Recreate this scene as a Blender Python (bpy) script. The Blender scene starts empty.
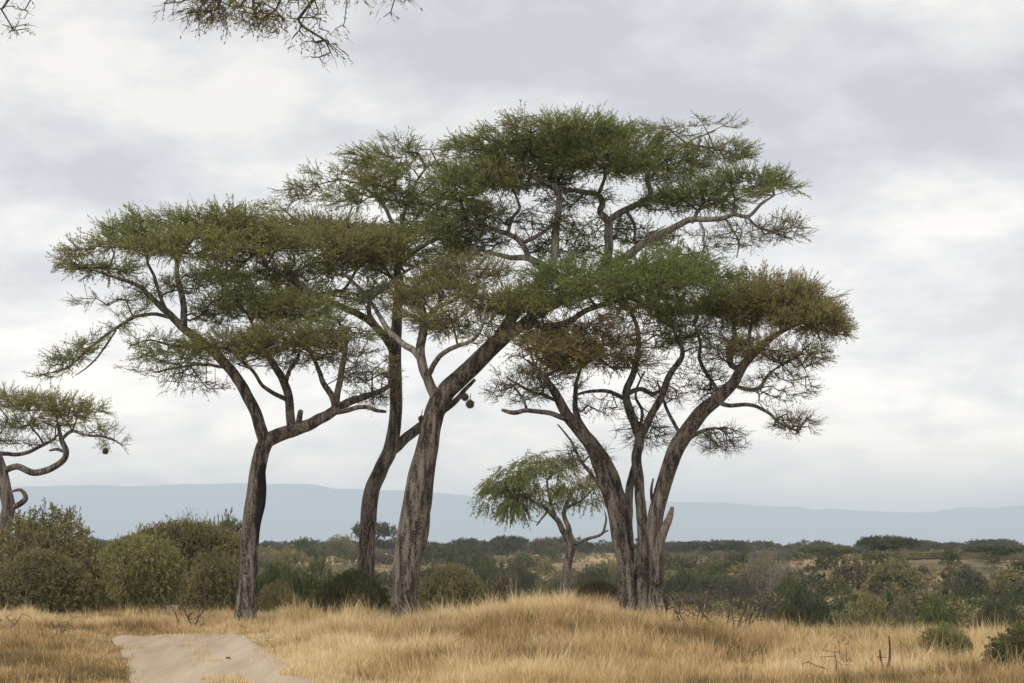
import bpy, math, random
import numpy as np
from mathutils import Vector

R = math.radians
C = bpy.context.scene.collection
SC = bpy.context.scene
rng = np.random.default_rng(7)

# ------------------------------------------------------------------ camera
F = 2300.0                      # focal length in pixels of a 1024 px wide picture
EYE = np.array([0.0, 0.0, 2.4])
PITCH = math.atan((556 - 341.5) / F)
cp, sp = math.cos(PITCH), math.sin(PITCH)


def at(px, py, Y):
    """world point at depth Y seen at a photograph pixel"""
    a, b = (px - 512.0) / F, (341.5 - py) / F
    d = np.array([a, cp - b * sp, sp + b * cp])
    return EYE + d * (Y / d[1])


# ------------------------------------------------------------------ noise
def _hash(i, j, k, seed):
    n = (i * 374761393 + j * 668265263 + k * 2147483647 + seed * 974634777) & 0xFFFFFFFF
    n = ((n ^ (n >> 13)) * 1274126177) & 0xFFFFFFFF
    n = (n ^ (n >> 16)) & 0xFFFF
    return n / 65535.0


def vnoise(x, y, z=0.0, seed=1):
    x, y, z = np.broadcast_arrays(np.asarray(x, float), np.asarray(y, float), np.asarray(z, float))
    xi, yi, zi = np.floor(x).astype(np.int64), np.floor(y).astype(np.int64), np.floor(z).astype(np.int64)
    u, v, w = x - xi, y - yi, z - zi
    u, v, w = u * u * (3 - 2 * u), v * v * (3 - 2 * v), w * w * (3 - 2 * w)
    out = 0
    for a in (0, 1):
        for b in (0, 1):
            for c in (0, 1):
                wt = (u if a else 1 - u) * (v if b else 1 - v) * (w if c else 1 - w)
                out = out + wt * _hash(xi + a, yi + b, zi + c, seed)
    return out


def fbm(x, y, z=0.0, seed=1, oct=3):
    s, a, t = 0.0, 0.5, 0.0
    for o in range(oct):
        f = 2.0 ** o
        s = s + a * vnoise(np.asarray(x) * f, np.asarray(y) * f, np.asarray(z) * f, seed + o)
        t += a
        a *= 0.5
    return s / t


def smooth(a, b, x):
    t = np.clip((x - a) / (b - a), 0, 1)
    return t * t * (3 - 2 * t)


def unit(v):
    return v / np.maximum(np.linalg.norm(v, axis=-1, keepdims=True), 1e-9)


# ------------------------------------------------------------------ materials
def mat(name):
    m = bpy.data.materials.new(name)
    m.use_nodes = True
    nt = m.node_tree
    nt.nodes.clear()
    return m, nt, nt.nodes, nt.links


def N(ns, t, **kw):
    n = ns.new(t)
    for k, v in kw.items():
        setattr(n, k, v)
    return n


def ramp(ns, stops):
    r = ns.new('ShaderNodeValToRGB')
    e = r.color_ramp.elements
    while len(e) < len(stops):
        e.new(0.5)
    for el, (p, c) in zip(e, stops):
        el.position = p
        el.color = (*c, 1)
    return r


def noise_node(ns, ls, vec, scale, detail=4, rough=0.55):
    n = ns.new('ShaderNodeTexNoise')
    n.inputs['Scale'].default_value = scale
    n.inputs['Detail'].default_value = detail
    n.inputs['Roughness'].default_value = rough
    if vec is not None:
        ls.new(vec, n.inputs['Vector'])
    return n


def leaf_material(name, stops, trans=0.42, var=0.35):
    """foliage: colour by the 'tint' attribute (kind of leaf: fresh to withered), mottled"""
    m, nt, ns, ls = mat(name)
    out = N(ns, 'ShaderNodeOutputMaterial')
    at_ = N(ns, 'ShaderNodeAttribute', attribute_name='tint')
    rp = ramp(ns, stops)
    ls.new(at_.outputs['Fac'], rp.inputs['Fac'])
    geo = N(ns, 'ShaderNodeNewGeometry')
    mul = N(ns, 'ShaderNodeMapRange')
    mul.inputs['To Min'].default_value = 1 - var
    mul.inputs['To Max'].default_value = 1 + var
    ls.new(geo.outputs['Random Per Island'], mul.inputs['Value'])
    sc = N(ns, 'ShaderNodeVectorMath', operation='SCALE')
    ls.new(rp.outputs['Color'], sc.inputs[0])
    ls.new(mul.outputs['Result'], sc.inputs['Scale'])
    d = N(ns, 'ShaderNodeBsdfDiffuse')
    t = N(ns, 'ShaderNodeBsdfTranslucent')
    ls.new(sc.outputs[0], d.inputs['Color'])
    ls.new(sc.outputs[0], t.inputs['Color'])
    mx = N(ns, 'ShaderNodeMixShader')
    mx.inputs['Fac'].default_value = trans
    ls.new(d.outputs[0], mx.inputs[1])
    ls.new(t.outputs[0], mx.inputs[2])
    ls.new(mx.outputs[0], out.inputs['Surface'])
    return m


def bark_material(name, dark, light, zs=0.35, bump=0.5):
    m, nt, ns, ls = mat(name)
    out = N(ns, 'ShaderNodeOutputMaterial')
    tc = N(ns, 'ShaderNodeTexCoord')
    mp = N(ns, 'ShaderNodeMapping')
    mp.inputs['Scale'].default_value = (1, 1, zs * 0.4)
    ls.new(tc.outputs['Object'], mp.inputs['Vector'])
    n1 = noise_node(ns, ls, mp.outputs['Vector'], 9, 6, 0.65)
    n2 = noise_node(ns, ls, tc.outputs['Object'], 1.3, 4)
    n3 = noise_node(ns, ls, tc.outputs['Object'], 22, 4, 0.75)
    rp = ramp(ns, [(0.40, dark), (0.62, light)])
    ad = N(ns, 'ShaderNodeMath', operation='MULTIPLY_ADD')
    ls.new(n2.outputs['Fac'], ad.inputs[0])
    ad.inputs[1].default_value = 0.35
    ls.new(n1.outputs['Fac'], ad.inputs[2])
    a2 = N(ns, 'ShaderNodeMath', operation='MULTIPLY_ADD')
    ls.new(n3.outputs['Fac'], a2.inputs[0])
    a2.inputs[1].default_value = 0.7
    ls.new(ad.outputs[0], a2.inputs[2])
    sb = N(ns, 'ShaderNodeMath', operation='SUBTRACT')
    ls.new(a2.outputs[0], sb.inputs[0])
    sb.inputs[1].default_value = 0.525
    ls.new(sb.outputs[0], rp.inputs['Fac'])
    b = N(ns, 'ShaderNodeBsdfPrincipled')
    b.inputs['Roughness'].default_value = 0.9
    b.inputs['Specular IOR Level'].default_value = 0.2
    ls.new(rp.outputs['Color'], b.inputs['Base Color'])
    bp = N(ns, 'ShaderNodeBump')
    bp.inputs['Strength'].default_value = bump
    bp.inputs['Distance'].default_value = 0.08
    ls.new(n1.outputs['Fac'], bp.inputs['Height'])
    ls.new(bp.outputs['Normal'], b.inputs['Normal'])
    ls.new(b.outputs[0], out.inputs['Surface'])
    return m


def plain_noise(name, a, b, scale, rough=0.95, detail=5, bump=0.0, stretch=None):
    m, nt, ns, ls = mat(name)
    out = N(ns, 'ShaderNodeOutputMaterial')
    tc = N(ns, 'ShaderNodeTexCoord')
    vec = tc.outputs['Object']
    if stretch:
        mp = N(ns, 'ShaderNodeMapping')
        mp.inputs['Rotation'].default_value = (0, 0, R(-10))
        mp.inputs['Scale'].default_value = stretch
        ls.new(vec, mp.inputs['Vector'])
        vec = mp.outputs['Vector']
    n = noise_node(ns, ls, vec, scale, detail, 0.65)
    rp = ramp(ns, [(0.35, a), (0.65, b)])
    ls.new(n.outputs['Fac'], rp.inputs['Fac'])
    d = N(ns, 'ShaderNodeBsdfPrincipled')
    d.inputs['Roughness'].default_value = rough
    d.inputs['Specular IOR Level'].default_value = 0.1
    ls.new(rp.outputs['Color'], d.inputs['Base Color'])
    if bump:
        bp = N(ns, 'ShaderNodeBump')
        bp.inputs['Strength'].default_value = bump
        bp.inputs['Distance'].default_value = 0.05
        ls.new(n.outputs['Fac'], bp.inputs['Height'])
        ls.new(bp.outputs['Normal'], d.inputs['Normal'])
    ls.new(d.outputs[0], out.inputs['Surface'])
    return m


ACACIA = [(0.0, (0.190, 0.255, 0.072)), (0.35, (0.285, 0.305, 0.100)), (0.7, (0.350, 0.290, 0.125)), (1.0, (0.42, 0.33, 0.16))]
M_LEAF = leaf_material('acacia_leaf', ACACIA)
M_BARK = bark_material('acacia_bark', (0.036, 0.029, 0.024), (0.235, 0.200, 0.168), zs=0.4, bump=1.0)
M_BARK_PALE = bark_material('pale_acacia_bark', (0.09, 0.078, 0.066), (0.34, 0.30, 0.26), bump=0.7)
M_TWIG = plain_noise('twig_bark', (0.060, 0.048, 0.038), (0.13, 0.105, 0.085), 3)
M_TWIG_PALE = plain_noise('pale_twig_bark', (0.16, 0.14, 0.12), (0.27, 0.24, 0.21), 3)
M_DEAD = bark_material('dead_wood', (0.03, 0.024, 0.02), (0.10, 0.08, 0.065))
M_CHAR = plain_noise('charred_wood', (0.008, 0.007, 0.006), (0.022, 0.018, 0.015), 12, bump=0.5)
M_STRAW = plain_noise('nest_straw', (0.055, 0.042, 0.028), (0.16, 0.118, 0.07), 25, bump=0.6)
SHRUB = {
    'olive': leaf_material('olive_shrub_leaf', [(0, (0.20, 0.195, 0.080)), (1, (0.335, 0.285, 0.135))]),
    'dark': leaf_material('dark_shrub_leaf', [(0, (0.075, 0.092, 0.046)), (1, (0.145, 0.148, 0.074))]),
    'green': leaf_material('green_shrub_leaf', [(0, (0.105, 0.128, 0.052)), (1, (0.195, 0.195, 0.085))]),
    'fresh': leaf_material('fresh_shrub_leaf', [(0, (0.115, 0.155, 0.045)), (1, (0.185, 0.205, 0.080))]),
    'grey': leaf_material('grey_shrub_leaf', [(0, (0.165, 0.165, 0.090)), (1, (0.27, 0.245, 0.145))]),
    'pale': leaf_material('pale_shrub_leaf', [(0, (0.26, 0.265, 0.098)), (1, (0.40, 0.36, 0.165))]),
    'brown': leaf_material('brown_shrub_leaf', [(0, (0.140, 0.118, 0.072)), (1, (0.220, 0.180, 0.110))]),
}
M_GRASS = leaf_material('dry_grass', [(0.0, (0.19, 0.165, 0.075)), (0.25, (0.40, 0.265, 0.130)), (0.6, (0.67, 0.490, 0.240)), (1.0, (0.84, 0.685, 0.42))], trans=0.35, var=0.22)


def ground_material():
    m, nt, ns, ls = mat('dry_savanna_soil')
    out = N(ns, 'ShaderNodeOutputMaterial')
    tc = N(ns, 'ShaderNodeTexCoord')
    n1 = noise_node(ns, ls, tc.outputs['Object'], 0.035, 5, 0.6)
    n2 = noise_node(ns, ls, tc.outputs['Object'], 0.35, 5, 0.65)
    n3 = noise_node(ns, ls, tc.outputs['Object'], 5.0, 5, 0.7)
    rp = ramp(ns, [(0.38, (0.10, 0.092, 0.050)), (0.56, (0.29, 0.208, 0.112)), (0.76, (0.45, 0.325, 0.19))])
    s = N(ns, 'ShaderNodeMath', operation='MULTIPLY_ADD')
    ls.new(n2.outputs['Fac'], s.inputs[0])
    s.inputs[1].default_value = 0.6
    ls.new(n1.outputs['Fac'], s.inputs[2])
    s2 = N(ns, 'ShaderNodeMath', operation='MULTIPLY_ADD')
    ls.new(n3.outputs['Fac'], s2.inputs[0])
    s2.inputs[1].default_value = 0.3
    ls.new(s.outputs[0], s2.inputs[2])
    s3 = N(ns, 'ShaderNodeMath', operation='SUBTRACT')
    ls.new(s2.outputs[0], s3.inputs[0])
    s3.inputs[1].default_value = 0.42
    ls.new(s3.outputs[0], rp.inputs['Fac'])
    d = N(ns, 'ShaderNodeBsdfPrincipled')
    d.inputs['Roughness'].default_value = 1.0
    d.inputs['Specular IOR Level'].default_value = 0.05
    ls.new(rp.outputs['Color'], d.inputs['Base Color'])
    ls.new(d.outputs[0], out.inputs['Surface'])
    return m


M_GROUND = ground_material()
M_ROAD = plain_noise('dusty_track', (0.36, 0.275, 0.19), (0.50, 0.40, 0.29), 0.9, detail=8, stretch=(1.8, 0.10, 1.0))
M_MOUNT = plain_noise('mountain_haze_blue', (0.13, 0.22, 0.32), (0.19, 0.27, 0.36), 0.0025)  # blue of the distant air is painted into the slope colour


# ------------------------------------------------------------------ objects and tags
def tag(o, label=None, cat=None, group=None, kind=None):
    for k, v in (('label', label), ('category', cat), ('group', group), ('kind', kind)):
        if v:
            o[k] = v
    return o


def empty(name, loc, rz=0.0):
    o = bpy.data.objects.new(name, None)
    C.objects.link(o)
    o.location = loc
    o.rotation_euler = (0, 0, rz)
    o.empty_display_size = 0.3
    return o


def mesh_obj(name, V, faces, m, parent=None, tint=None, smooth_=False, m2=None, n_second=0):
    """V (n,3) world points; faces: list of int arrays (m,k)"""
    V = np.asarray(V, dtype=np.float32)
    if parent is not None:
        V = V - np.array(parent.location, dtype=np.float32)
    me = bpy.data.meshes.new(name)
    me.vertices.add(len(V))
    me.vertices.foreach_set('co', V.ravel())
    faces = [np.asarray(f, dtype=np.int32) for f in faces if len(f)]
    nl = sum(f.size for f in faces)
    npoly = sum(len(f) for f in faces)
    me.loops.add(nl)
    me.loops.foreach_set('vertex_index', np.concatenate([f.ravel() for f in faces]))
    me.polygons.add(npoly)
    tot = np.concatenate([np.full(len(f), f.shape[1], dtype=np.int32) for f in faces])
    st = np.concatenate([[0], np.cumsum(tot)[:-1]]).astype(np.int32)
    me.polygons.foreach_set('loop_start', st)
    me.polygons.foreach_set('loop_total', tot)
    if smooth_:
        me.polygons.foreach_set('use_smooth', np.ones(npoly, dtype=bool))
    if tint is not None:
        a = me.attributes.new('tint', 'FLOAT', 'POINT')
        a.data.foreach_set('value', np.asarray(tint, dtype=np.float32))
    me.materials.append(m)
    if m2 is not None:
        me.materials.append(m2)
        mi = np.zeros(npoly, dtype=np.int32)
        mi[npoly - n_second:] = 1
        me.polygons.foreach_set('material_index', mi)
    me.update(calc_edges=True)
    o = bpy.data.objects.new(name, me)
    C.objects.link(o)
    if parent is not None:
        o.parent = parent
    return o


# ------------------------------------------------------------------ terrain
CREST_PX = np.array([-900, -200, 0, 245, 360, 405, 470, 540, 600, 640, 700, 740, 800, 900, 1024, 1300, 2200])
CREST_ROW = np.array([620, 618, 619, 621, 622, 626, 617, 606, 604, 613, 623, 629, 636, 640, 642, 642, 640])
HC = 2.4 - (CREST_ROW - 556) * 58 / F


def ground_h(x, y):
    x, y = np.asarray(x, float), np.asarray(y, float)
    u = x / 58 * F + 512
    hc = np.interp(u, CREST_PX, HC)
    near = 0.19 * np.clip(y, -200, 40) / 40
    mid = 0.19 + (hc - 0.19) * np.clip((y - 40) / 18, 0, 1)
    h = np.where(y < 40, near, mid)
    h = h - 0.016 * np.clip(y - 58, 0, 30) - 0.10 * smooth(40, 58, y)
    far = np.interp(y, [60, 110, 200, 300, 450, 700, 1500, 16000], [-3, -3, -2.0, 0.2, 2.0, 2.9, 2.2, 0.0])
    far = far + (fbm(x / 60, y / 60, 0, 11) - 0.5) * 2.2 * smooth(90, 200, y) * (1 - 0.7 * smooth(500, 900, y))
    far = far + 2.3 * smooth(16, 30, x) * smooth(150, 225, y) * (1 - smooth(240, 420, y))
    start = 63 + 17 * smooth(-5.5, -8.5, x)
    w = smooth(start, start + 42, y)
    h = h * (1 - w) + far * w
    xt = np.interp(y, [22, 36, 40, 44, 48, 51.2, 53.4], [-1.6, -4.1, -4.95, -5.75, -6.55, -7.25, -7.7])
    worn = 1 - 0.88 * np.exp(-((x - xt) / 2.3) ** 4) * (1 - smooth(53, 55, y))      # wheels have flattened the track
    h = h + worn * (fbm(x / 3.4, y / 3.4, 0, 5, 2) - 0.5) * 0.15 * smooth(20, 45, np.abs(y)) * (1 - smooth(400, 700, y))
    return h


def gz(x, y):
    return float(ground_h(x, y))


rows = np.concatenate([np.arange(-60, 30, 6.0), np.arange(30, 90, 0.5), np.geomspace(90, 16000, 150)])
cols = np.concatenate([np.linspace(-1.6, -0.3, 40)[:-1], np.linspace(-0.3, 0.3, 150), np.linspace(0.3, 1.6, 40)[1:]])
YY, UU = np.meshgrid(rows, cols, indexing='ij')
XX = UU * (np.maximum(YY, -20) + 60)
ZZ = ground_h(XX, YY)
nr, nc = YY.shape
idx = np.arange(nr * nc).reshape(nr, nc)
quads = np.stack([idx[:-1, :-1], idx[:-1, 1:], idx[1:, 1:], idx[1:, :-1]], -1).reshape(-1, 4)
g = mesh_obj('ground', np.stack([XX, YY, ZZ], -1).reshape(-1, 3), [quads], M_GROUND, smooth_=True)
tag(g, kind='structure')

# the track: centre line on the ground
TR = np.array([(3.0, -40), (1.2, 0), (-1.6, 22), (-4.1, 36), (-4.95, 40), (-5.75, 44), (-6.55, 48), (-7.25, 51.2), (-7.7, 53.4)], float)


def catmull(P, n):
    P = np.asarray(P, float)
    Q = np.vstack([2 * P[0] - P[1], P, 2 * P[-1] - P[-2]])
    out = []
    for i in range(1, len(Q) - 2):
        p0, p1, p2, p3 = Q[i - 1], Q[i], Q[i + 1], Q[i + 2]
        k = n if np.isscalar(n) else n[i - 1]
        for t in np.linspace(0, 1, k, endpoint=False):
            out.append(0.5 * (2 * p1 + (p2 - p0) * t + (2 * p0 - 5 * p1 + 4 * p2 - p3) * t * t + (3 * p1 - p0 - 3 * p2 + p3) * t ** 3))
    out.append(Q[-2])
    return np.array(out)


TRC = catmull(TR, 24)


def track_dist(x, y):
    d = np.full(np.shape(x), 1e9)
    for p in TRC[::2]:
        d = np.minimum(d, (x - p[0]) ** 2 + (y - p[1]) ** 2)
    return np.sqrt(d)


tang = unit(np.gradient(TRC, axis=0))
nor = np.stack([tang[:, 1], -tang[:, 0]], -1)
offs = np.linspace(-1, 1, 25)
hw = 1.5 + 0.25 * (vnoise(np.arange(len(TRC)) * 0.02, 0, 0, 3) - 0.5)
RP = TRC[:, None, :] + nor[:, None, :] * (offs[None, :, None] * hw[:, None, None])
dz = 0.05 - 0.045 * np.exp(-((np.abs(offs) - 0.5) / 0.16) ** 2)[None, :] - 0.05 * smooth(0.85, 1.0, np.abs(offs))[None, :]
RZ = ground_h(RP[..., 0], RP[..., 1]) + dz + 0.015
k1, k2 = RZ.shape
idx = np.arange(k1 * k2).reshape(k1, k2)
quads = np.stack([idx[:-1, :-1], idx[:-1, 1:], idx[1:, 1:], idx[1:, :-1]], -1).reshape(-1, 4)
tag(mesh_obj('dirt_track', np.concatenate([RP, RZ[..., None]], -1).reshape(-1, 3), [quads[:, ::-1]], M_ROAD, smooth_=True), kind='structure')

# mountains on the horizon
MPX = [-2600, -1500, -600, -300, 0, 60, 150, 230, 290, 330, 400, 470, 560, 640, 700, 750, 820, 880, 905, 950, 1000, 1100, 1400, 2200, 3600]
MRW = [500, 494, 490, 488, 487, 486, 486, 485, 484, 487, 492, 496, 499, 501, 502, 506, 509, 513, 514, 508.5, 507, 508, 512, 505, 509]
mx = np.linspace(-2600, 3600, 640)
mrow = np.interp(mx, MPX, MRW) + (fbm(mx / 22, 0, 0, 21, 5) - 0.5) * 5.0
YM = 11500.0
prof_y = np.concatenate([np.linspace(-2400, 0, 22), np.linspace(200, 2200, 8)])
V = []
for py_ in prof_y:
    t = 1 - abs(py_) / (2400 if py_ <= 0 else 2200)
    X = (mx - 512) / F * YM
    H = 2.4 + (556 - mrow) / F * YM
    rel = t ** 1.15 * (1 + (0.30 * (fbm(X / 420, py_ / 700, 0, 31, 4) - 0.5) * min(1, 4 * abs(py_) / 2400)))
    V.append(np.stack([X, np.full_like(X, YM + py_), H * rel - 8 * (1 - t)], -1))
V = np.array(V)
k1, k2 = V.shape[:2]
idx = np.arange(k1 * k2).reshape(k1, k2)
quads = np.stack([idx[:-1, :-1], idx[:-1, 1:], idx[1:, 1:], idx[1:, :-1]], -1).reshape(-1, 4)
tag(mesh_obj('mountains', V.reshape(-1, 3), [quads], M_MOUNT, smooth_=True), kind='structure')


# ------------------------------------------------------------------ wood and leaves
def tube(pts, rad, sides=14, step=0.12, seed=0, flute=0.10, kink=0.03):
    """one round limb through the points: (verts, quads, tris)"""
    pts = np.asarray(pts, float)
    rad = np.asarray(rad, float)
    seg = np.linalg.norm(np.diff(pts, axis=0), axis=1)
    ns_ = np.maximum(2, (seg / step).astype(int) + 1)
    CR = catmull(np.hstack([pts, rad[:, None]]), list(ns_))
    P, r = CR[:, :3].copy(), np.maximum(CR[:, 3], 0.004)
    s = np.concatenate([[0], np.cumsum(np.linalg.norm(np.diff(P, axis=0), axis=1))])
    for a in range(3):
        wob = fbm(s * 1.1, seed * 3.7 + a * 9, 0, 41) - 0.5
        P[:, a] += wob * kink * 2 * np.minimum(1, s / 0.6)
    T = unit(np.gradient(P, axis=0))
    n = np.cross(T[0], [0.3, 1, 0.2])
    n /= np.linalg.norm(n)
    ang = np.linspace(0, 2 * np.pi, sides, endpoint=False)
    V = []
    for i in range(len(P)):
        n = n - T[i] * n.dot(T[i])
        n /= np.linalg.norm(n)
        b = np.cross(T[i], n)
        ca, sa = np.cos(ang), np.sin(ang)
        f = 1 + flute * 2 * (fbm(ca * 2.4 + seed, sa * 2.4, s[i] * 0.55, 51, 3) - 0.5) + flute * 0.9 * (vnoise(ca * 5 + seed, sa * 5, s[i] * 1.3, 57) - 0.5)
        V.append(P[i] + (n[None] * ca[:, None] + b[None] * sa[:, None]) * (r[i] * f)[:, None])
    V = np.concatenate(V)
    m_ = len(P)
    i0 = np.arange(m_ - 1)[:, None] * sides
    j = np.arange(sides)[None]
    jn = (j + 1) % sides
    q = np.stack([i0 + j, i0 + jn, i0 + sides + jn, i0 + sides + j], -1).reshape(-1, 4)
    V = np.vstack([V, P[-1] + T[-1] * r[-1] * 0.6, P[0] - T[0] * r[0] * 0.1])
    a = len(V) - 2
    tj = np.arange(sides)
    t1 = np.stack([(m_ - 1) * sides + tj, (m_ - 1) * sides + (tj + 1) % sides, np.full(sides, a)], -1)
    t2 = np.stack([(tj + 1) % sides, tj, np.full(sides, a + 1)], -1)
    return V, q, np.vstack([t1, t2]), P, r


def prisms(A, B, ra, rb, sides=4):
    """many straight tapered twigs at once"""
    A, B = np.asarray(A, float), np.asarray(B, float)
    D = unit(B - A)
    up = np.where(np.abs(D[:, 2:3]) > 0.9, np.array([[1.0, 0, 0]]), np.array([[0, 0, 1.0]]))
    n = unit(np.cross(D, up))
    b = np.cross(D, n)
    ang = np.linspace(0, 2 * np.pi, sides, endpoint=False)
    ring = n[:, None] * np.cos(ang)[None, :, None] + b[:, None] * np.sin(ang)[None, :, None]
    V = np.concatenate([A[:, None] + ring * np.asarray(ra)[:, None, None], B[:, None] + ring * np.asarray(rb)[:, None, None]], 1)
    k = np.arange(len(A))[:, None] * (2 * sides)
    j = np.arange(sides)[None]
    jn = (j + 1) % sides
    q = np.stack([k + j, k + jn, k + sides + jn, k + sides + j], -1).reshape(-1, 4)
    return V.reshape(-1, 3), q


def leaves(base, direc, length, width, tint, r, flat=0.6):
    """leaf blades: base points, directions, lengths -> quads"""
    n = len(base)
    nrm = r.normal(size=(n, 3)) * 0.6 + np.array([0, 0, flat])
    side = unit(np.cross(direc, nrm))
    L = length[:, None]
    W = width[:, None]
    mid = base + direc * L * 0.5
    V = np.stack([base, mid + side * W * 0.5, base + direc * L, mid - side * W * 0.5], 1)
    q = np.arange(n * 4).reshape(n, 4)
    return V.reshape(-1, 3), q, np.repeat(tint, 4)


def grow(P0, attr, r, bend=0.10, lift=0.06, hub=0.12, step=0.4):
    """branch from skeleton points P0 to every attractor: positions, parents, terminal node of each attractor"""
    n0 = len(P0)
    cap = n0 + len(attr) * 6 + 64
    P = np.zeros((cap, 3))
    par = np.full(cap, -1, int)
    plen = np.zeros(cap)
    P[:n0] = P0
    n = n0
    term = np.zeros(len(attr), int)
    hubs = r.random(len(attr)) < hub
    d0 = np.array([np.min(((P0 - a) ** 2).sum(1)) for a in attr])
    order = np.concatenate([np.where(hubs)[0][np.argsort(d0[hubs])], np.where(~hubs)[0][np.argsort(d0[~hubs])]])
    for ai in order:
        a = attr[ai]
        d = np.sqrt(((P[:n] - a) ** 2).sum(1))
        c = d + 0.12 * plen[:n]
        i = int(np.argmin(c))
        L = d[i]
        k = int(min(6, max(1, round(L / step))))
        if n + k >= cap:
            k = 1
        off = r.normal(size=3) * bend * L
        prev = i
        for q in range(1, k + 1):
            t = q / k
            p = P[i] * (1 - t) + a * t
            if q < k:
                p = p + off * math.sin(math.pi * t) + np.array([0, 0, lift * L * math.sin(math.pi * t)]) + r.normal(size=3) * 0.05 * L / k
            P[n] = p
            par[n] = prev
            plen[n] = plen[prev] + L / k
            prev = n
            n += 1
        term[ai] = prev
    return P[:n], par[:n], term, n0


def branch_radii(par, n0, r0=0.007, ex=2.3, cap=0.075):
    n = len(par)
    acc = np.zeros(n)
    has = np.zeros(n, bool)
    for i in range(n - 1, n0 - 1, -1):
        if acc[i] == 0:
            acc[i] = r0 ** ex
        if par[i] >= 0:
            acc[par[i]] += acc[i]
    return np.minimum(acc ** (1 / ex), cap)


def sprays(term_pos, outward, tint, leafy, r, nshoot=4, slen=(0.18, 0.45), nleaf=11, lsize=0.085, lwid=0.34, up=0.45, droop=0.0, along=None, rnd=0.62, hug=0.6, wild=0.75):
    """leafy shoots round every twig end"""
    n = len(term_pos)
    rep = np.repeat(np.arange(n), nshoot)
    base = term_pos[rep] + r.normal(size=(len(rep), 3)) * 0.03
    d = r.normal(size=(len(rep), 3)) * np.array([1, 1, 0.75]) * rnd + outward[rep] * np.array([0.6, 0.6, 0.18]) + np.array([0, 0, up - droop])
    if along is not None:
        d = d + along[rep] * 0.55
    d = unit(d)
    L = r.uniform(*slen, size=len(rep)) * (0.5 + 0.5 * np.clip(leafy[rep], 0, 1))
    tip = base + d * L[:, None]
    tip[:, 2] -= droop * 0.4 * L
    # leaves on each shoot
    nl = r.poisson(np.maximum(nleaf * leafy[rep] * L / np.mean(slen), 0.0))
    ri = np.repeat(np.arange(len(rep)), nl)
    t = r.uniform(0.05, 1.0, size=len(ri))
    lb = base[ri] + (tip - base)[ri] * t[:, None]
    ld = unit(d[ri] * hug + r.normal(size=(len(ri), 3)) * wild - np.array([0, 0, droop]))
    ll = lsize * r.uniform(0.55, 1.25, size=len(ri))
    st = tint[rep] + r.normal(size=len(rep)) * 0.10
    tv = np.clip(st[ri] + r.normal(size=len(ri)) * 0.05, 0, 1)
    return base, tip, lb, ld, ll, ll * lwid, tv


class Pad:
    def __init__(s, cx, cy, rx, ry, dy=0.0, tint=0.35, leaf=1.0, dens=1.0, slope=0.0, dr=None):
        s.__dict__.update(locals())


def pad_points(p, Y, r, dens):
    px_m = F / (Y + p.dy)
    n = max(3, int(math.pi * p.rx * p.ry * dens * p.dens * (60 / Y) ** 0.0))
    dr = p.dr if p.dr is not None else min(3.2, max(0.9, 0.75 * p.rx / px_m))
    out = []
    while len(out) < n:
        v = r.uniform(-1, 1, size=3)
        q = v[0] ** 2 + v[1] ** 2 + v[2] ** 2
        if q > 1:
            continue
        out.append(v)
    v = np.array(out)
    # umbrella layer: more twigs in the upper half
    v[:, 2] = np.where(v[:, 2] < 0, v[:, 2] * 0.85, v[:, 2])
    c = at(p.cx, p.cy, Y + p.dy)
    rxm, rym = p.rx / px_m, p.ry / px_m
    pos = c + np.stack([v[:, 0] * rxm, v[:, 1] * dr, v[:, 2] * rym * 0.88 - v[:, 0] * rxm * p.slope], -1)
    keep = fbm(pos[:, 0] * 0.9, pos[:, 1] * 0.9, pos[:, 2] * 2.8, 61, 2) > 0.42
    pos = pos[keep]
    outw = unit((pos - c) * np.array([1, 1, 0.8]) / np.array([rxm, dr, rym]))
    return pos, outw, np.full(len(pos), p.tint), np.full(len(pos), p.leaf)


def limb_world(pts, Y):
    P = np.array([at(a, b, Y + d) for a, b, d, _ in pts])
    r = np.array([w * (Y + d) / F for a, b, d, w in pts])
    return P, r


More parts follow.
